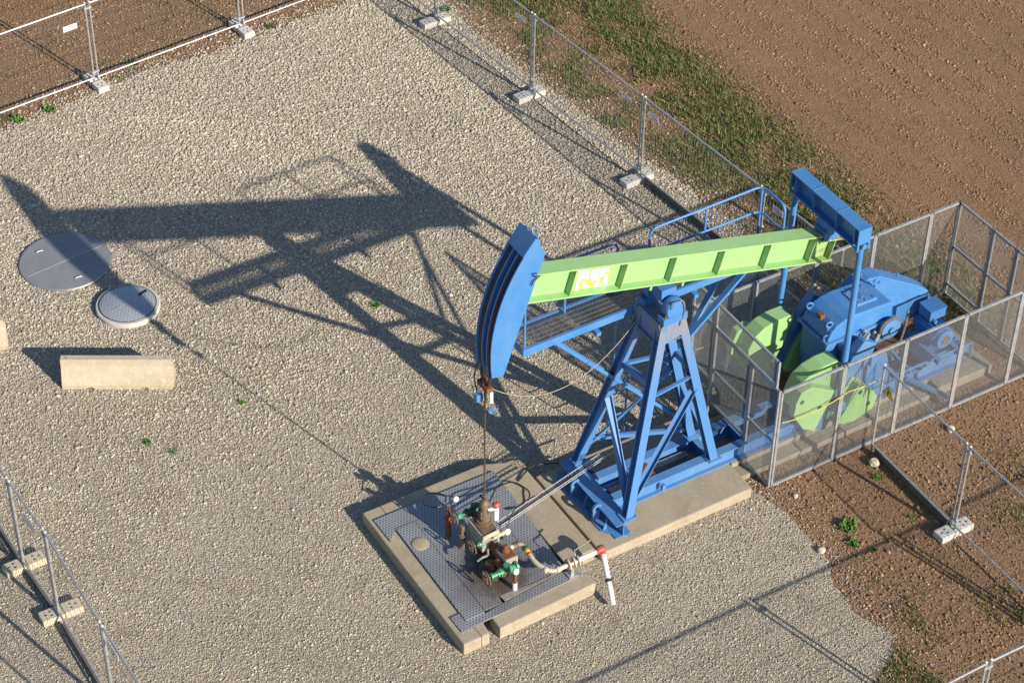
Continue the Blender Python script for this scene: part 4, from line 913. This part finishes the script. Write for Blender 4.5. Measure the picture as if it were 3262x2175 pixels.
# ------------------------------------------------------------------ polished rod and carrier
pr_ = thing('polished_rod', 'thin brown pump rod hanging from the horse head to the wellhead', 'rod', (-3.6, 0, 1.2))
m = MB(); m.tube([(-3.6,0,1.2),(-3.6,0,4.02)], .016, 8); m.build('rod', simple('oily_steel_rod', (.14,.09,.06), (.09,.06,.04), 8, .35, .4), pr_, smooth=True)
m = MB(); m.box(-3.66,-3.54,-.15,.15,3.84,3.93); m.build('carrier_bar', RUST, pr_, bevel=.01)
m = MB(); m.lathe((-3.6,0,3.93), (0,0,1), [(0,.05),(.03,.055),(.10,.05),(.12,.03)], 14); m.build('rod_clamp', RUST, pr_, smooth=True)
m = MB(); m.lathe((-3.57,-.13,3.62), (0,0,1), [(0,.035),(.20,.035),(.21,.02)], 12); m.build('white_socket', WHITE, pr_, smooth=True)
m = MB(); m.lathe((-3.63,.14,3.66), (0,0,1), [(0,.035),(.20,.035),(.21,.02)], 12); m.build('white_socket', WHITE, pr_, smooth=True)
m = MB(); m.box(-3.72,-3.60,.05,.16,3.52,3.66); m.build('load_sensor', BLUE2, pr_, bevel=.012)
m = MB(); m.ring((-3.56,-.16,3.46), (.6,1,0), .055, .018, 16, 6); m.build('hook_ring', BLUE, pr_)
m = MB(); m.tube(bez([(-3.66,.13,4.3),(-3.70,.16,4.0),(-3.68,.12,3.7)], 5), .012, 6); m.build('sensor_cable', BLACK, pr_)
m = MB(); m.tube(sag((-3.55,-.05,3.85),(-.55,.30,3.72),.75,24), .007, 5)
tag(top(m.build('signal_cable', simple('tan_cable', (.34,.29,.22), (.28,.23,.17), 8, .6), smooth=True), (-2,0.1,3.2)), 'thin tan cable sagging from the rod carrier to the post', 'cable')

# ------------------------------------------------------------------ wellhead
wh = thing('wellhead', 'rusty oil-stained wellhead with green valves on steel plates', 'wellhead', (-3.6, 0, .28))
def lat(name, base, axis, prof, mat, parent=wh, n=16): q = MB(); q.lathe(base, axis, prof, n); return q.build(name, mat, parent, smooth=True)
cs = lat('casing_head', (-3.6,-.05,.285), (0,0,1), [(0,.20),(.05,.20),(.05,.13),(.22,.13),(.22,.18),(.27,.18)], RUST)
m = MB(); m.prism([(-3.80,-.28),(-3.47,-.28),(-3.47,.18),(-3.80,.18)], .50, .86, 'z'); hb = m.build('housing', GREYBOX, wh, bevel=.012)
m = MB(); m.box(-3.76,-3.50,-.24,.14,.861,.885); m.build('oily_top', BRASSY, hb)
m = MB(); m.bar((-3.80,-.30,.84),(-3.50,-.31,.88),.03,.08); m.bar((-3.62,-.33,.80),(-3.40,-.34,.84),.05,.06); m.build('white_bracket', CREAM, hb, bevel=.008)
st = lat('stuffing_box', (-3.6,0,.86), (0,0,1), [(0,.12),(.06,.13),(.07,.085),(.20,.08),(.21,.11),(.26,.11),(.27,.07),(.40,.065),(.41,.085),(.46,.085),(.50,.06),(.53,.045)], BRASSY)
for a in range(4):
    t = a*math.pi/2+.5; lat('gland_bolt', (-3.6+.095*math.cos(t), .095*math.sin(t), 1.04), (0,0,1), [(0,.016),(.12,.016)], GALVD, st, 6)
m = MB(); m.tube([(-3.6,0,1.12),(-3.40,-.04,1.12)], .03, 8); m.tube([(-3.40,-.04,.86),(-3.40,-.04,1.17)], .05, 12); lub = m.build('lubricator', WHITE, wh, smooth=True)
lat('red_cap', (-3.40,-.04,1.17), (0,0,1), [(0,.06),(.05,.065),(.08,.04)], REDP, lub)
def valve(c, mat, length=.46, r_=.055, wheel_r=.12, tint=VALVE):
    c = Vector(c); q = MB(); q.lathe((c.x-length*.1, c.y, c.z), (1,0,0), [(0,r_*1.3),(.03,r_*1.3),(.03,r_*.8),(.10,r_*1.1),(.20,r_*1.15),(.25,r_*.8),(.30,r_*.8),(.30,r_*1.35),(.34,r_*1.35)], 16)
    q.lathe((c.x-length*.1, c.y, c.z), (-1,0,0), [(0,r_*1.0),(.04,r_*.95),(.05,r_*.7),(.12,r_*.7),(.13,r_*.95),(.16,r_*.9)], 14)
    q.lathe((c.x+.10, c.y, c.z-r_*2.0), (0,0,1), [(0,r_*.9),(r_*4.0,r_*.9)], 12)
    v = q.build('valve', tint, wh, smooth=True)
    wx = c.x-length*.1-.24; q = MB(); q.ring((wx, c.y, c.z), (1,0,0), wheel_r, .013, 22, 6)
    for k in range(3): t = k*2*math.pi/3+.4; q.tube([(wx+.02,c.y,c.z),(wx,c.y+wheel_r*math.cos(t),c.z+wheel_r*math.sin(t))], .009, 6)
    q.tube([(wx-.03,c.y,c.z),(wx+.12,c.y,c.z)], .014, 8); q.build('handwheel', BRASSY, v, smooth=True)
    return v
valve((-3.78,-.86,.56), 0, .40, .062, .13, VALVE); valve((-3.68,-.22,.66), 0, .40, .058, .13, VALVED); valve((-3.70,.33,.86), 0, .40, .062, .12, VALVED)
lat('green_bonnet', (-3.86,-.22,.66), (1,0,0), [(0,.04),(.02,.062),(.11,.062),(.13,.045)], VALVE); lat('green_bonnet', (-3.93,.33,.86), (1,0,0), [(0,.04),(.02,.06),(.08,.06),(.1,.045)], VALVE)
m = MB(); m.prism([(-3.66,-.80),(-3.43,-.80),(-3.43,-.47),(-3.66,-.47)], .40, .70, 'z'); b2 = m.build('junction_housing', GREYBOX, wh, bevel=.01)
m = MB(); m.box(-3.64,-3.45,-.78,-.49,.70,.715); m.build('rusty_top', RUST, b2)
lat('rusty_tee', (-3.56,-.62,.715), (0,0,1), [(0,.07),(.05,.075),(.08,.05),(.12,.05),(.13,.035)], RUST, b2)
m = MB(); m.tube([(-3.6,-.15,.58),(-3.62,-.60,.56)], .07, 14); m.tube([(-3.7,-.62,.56),(-3.70,-.92,.54)], .07, 14); m.tube([(-3.6,.1,.80),(-3.62,.35,.84)], .06, 12); m.build('manifold', RUST, wh, smooth=True)
m = MB(); m.lathe((-3.80,-.55,.285), (0,0,1), [(0,.22),(.10,.20),(.14,.10),(.22,.09)], 18); m.build('oily_flange', simple('crude_black_iron', (.035,.018,.012), (.06,.03,.018), 9, .4), wh, smooth=True)
m = MB(); m.tube(bez([(-4.02,-.5,.62),(-3.93,-.52,.68),(-3.83,-.50,.66),(-3.78,-.42,.70)], 5), .022, 8); m.build('sample_pipe', GALVD, wh, smooth=True)
for (x,y,z,hgt,mt) in ((-3.98,.52,.30,.62,RUST),(-3.92,.16,.30,.50,BRASSY),(-3.50,.40,.55,.35,BRASSY)):
    lat('riser', (x,y,z), (0,0,1), [(0,.05),(hgt*.5,.05),(hgt*.5,.065),(hgt*.62,.065),(hgt*.62,.04),(hgt,.038)], mt)
for (x,y,z,r_) in ((-3.86,.50,1.10,.05),(-3.35,-.30,.78,.055),(-3.648,-1.07,.70,.055)):
    g_ = lat('gauge', (x,y,z), (.25,-.9,.42), [(0,r_),(.03,r_*1.02),(.04,r_*.9)], WHITE); lat('gauge_stem', (x,y,z-.12), (0,0,1), [(0,.014),(.12,.014)], BRASSY, g_, 8)
m = MB(); m.tube([(-3.648,-1.065,.284),(-3.648,-1.065,.44)], .042, 12); vp = m.build('vent_pipe', WHITE, wh, smooth=True)
m = MB(); m.tube([(-3.648,-1.065,.44),(-3.645,-1.065,.66)], .036, 12); m.build('rusty_neck', RUST, vp, smooth=True)
# flow line
def pipe(name, pts, r_, mat, parent, fr=.10): q = MB(); q.tube(fillet(pts, fr, 6), r_, 12); return q.build(name, mat, parent, smooth=True)
fl = pipe('flow_line', [(-3.45,-.50,.60),(-3.20,-.50,.62),(-3.20,-.98,.56),(-3.06,-1.24,.52),(-2.76,-1.25,.54)], .042, CREAM, wh, .12)
for (c, a, mt, ln) in (((-3.20,-.62,.615),(0,-1,-.1),VALVED,.05),((-3.20,-.70,.605),(0,-1,-.1),YELLOW,.05),((-3.20,-.76,.60),(0,-1,-.1),REDP,.03)): lat('colour_band', c, a, [(0,.046),(ln,.046)], mt, fl)
for c, a in (((-3.34,-.50,.61),(1,0,.05)),((-3.28,-.50,.615),(1,0,.05)),((-3.13,-1.14,.535),(.4,-.9,-.1)),((-2.97,-1.245,.53),(1,0,0))): lat('union', c, a, [(0,.05),(.015,.056),(.04,.056),(.055,.05)], CREAM if c[0] > -3.2 else BRASSY, fl)
fv = MB()
for x in (-2.76,-2.66,-2.58): fv.lathe((x,-1.25,.545), (1,0,0), [(0,.095),(.025,.095)], 18)
fv.lathe((-2.74,-1.25,.545), (1,0,0), [(0,.06),(.2,.06)], 14); fvo = fv.build('flange_valve', CREAM, wh, smooth=True)
for k in range(6): t = k*math.pi/3; lat('stud', (-2.78,-1.25+.075*math.cos(t),.545+.075*math.sin(t)), (1,0,0), [(0,.012),(.24,.012)], BRASSY, fvo, 6)
m = MB(); m.tube([(-2.60,-1.22,.64),(-2.58,-1.16,.70),(-2.25,-1.12,.73)], .012, 6); m.build('lever', GALVD, fvo)
m = MB(); m.box(-2.76,-2.60,-1.33,-1.17,.275,.30); m.prism([(-2.71,.30),(-2.65,.30),(-2.66,.47),(-2.70,.47)], -1.29, -1.21); m.build('pipe_stand', GALV, fvo)
dp = pipe('white_riser', [(-2.55,-1.25,.55),(-2.20,-1.27,.58)], .042, WHITE, wh)
lat('red_elbow', (-2.22,-1.27,.58), (1,0,0), [(0,.055),(.03,.075),(.10,.085),(.15,.07),(.17,.04)], REDP, dp); lat('red_elbow', (-2.13,-1.24,.58), (-.1,-1,-.25), [(0,.07),(.05,.08),(.12,.06)], REDP, dp)
m = MB(); m.tube([(-2.14,-1.36,.56),(-2.30,-1.86,.22),(-2.36,-2.03,.10)], .046, 12); m.build('white_downpipe', WHITE, dp, smooth=True)
lat('pipe_collar', (-2.245,-1.69,.335), (-.3,-.9,-.6), [(0,.06),(.05,.06)], BLACK, dp)
# cables, hoses and the cable ladder between the skid and the wellhead
m = MB(); p0, p1 = Vector((-3.42,-.18,.84)), Vector((-1.02,.42,.74)); dd = (p1-p0).normalized(); sd2 = Vector((-dd.y, dd.x, 0))*.05
ct = thing('cable_tray', 'wire cable tray slanting from the blue frame to the wellhead', 'cable tray', (-2.0,.2,.6))
for s_ in (-1, 1): m = MB(); m.tube([p0+sd2*s_, p1+sd2*s_], .008, 6); m.build('side_wire', GALV, ct); m = MB(); m.tube([p0+sd2*s_+Vector((0,0,.05)), p1+sd2*s_+Vector((0,0,.05))], .008, 6); m.build('side_wire', GALV, ct)
for k in range(18):
    q = p0.lerp(p1, .40+.60*k/17); m = MB(); m.tube([q-sd2+Vector((0,0,.05)), q-sd2, q+sd2, q+sd2+Vector((0,0,.05))], .006, 5); m.build('tray_rung', GALV, ct)
m = MB(); m.tube(bez([p0+Vector((0,0,.02)), p0.lerp(p1,.3)+Vector((0,0,.03)), p0.lerp(p1,.7)+Vector((0,0,.02)), p1+Vector((.3,.1,-.1))], 8), .013, 6)
tag(top(m.build('power_cable', BLACK, smooth=True), (-2,.1,.7)), 'dark cable lying in the wire tray', 'cable')
def loop(c, r_, sq, z, a0, a1, n=26): return [Vector((c[0]+r_*math.cos(a0+(a1-a0)*i/n), c[1]+sq*r_*math.sin(a0+(a1-a0)*i/n), z+.02*math.sin(i*.7))) for i in range(n+1)]
m = MB(); m.tube(loop((-3.98,.98), .20, .8, .72, -.9, 5.0), .012, 6)
tag(top(m.build('hose_loop', BLACK, smooth=True), (-3.98,.98,.7)), 'black hose loop above the far plate left of the rod', 'hose')
m = MB(); m.tube(loop((-2.62,.78), .33, .95, .30, -2.3, 1.9)+[Vector((-3.2,.55,.6)),Vector((-3.5,.15,1.0))], .013, 6)
tag(top(m.build('hose_loop', BLACK, smooth=True), (-2.62,.78,.28)), 'black hose curling over the concrete right of the rod', 'hose')
m = MB(); m.tube(bez([(-2.3,1.05,.27),(-1.95,1.2,.30),(-1.6,1.15,.26),(-1.2,.9,.3)], 8), .016, 6)
tag(top(m.build('hose', BLACK, smooth=True), (-2,1.1,.26)), 'black hose in the shade at the far slab corner', 'hose')
m = MB(); m.tube(bez([(-3.36,-.31,.80),(-3.1,-.1,.95),(-2.7,.1,.85),(-2.4,.12,.82)], 6), .010, 6)
tag(top(m.build('gauge_cable', BLACK, smooth=True), (-2.9,0,.8)), 'thin black cable from the white gauge to the tray', 'cable')
print('objects', len(bpy.data.objects))
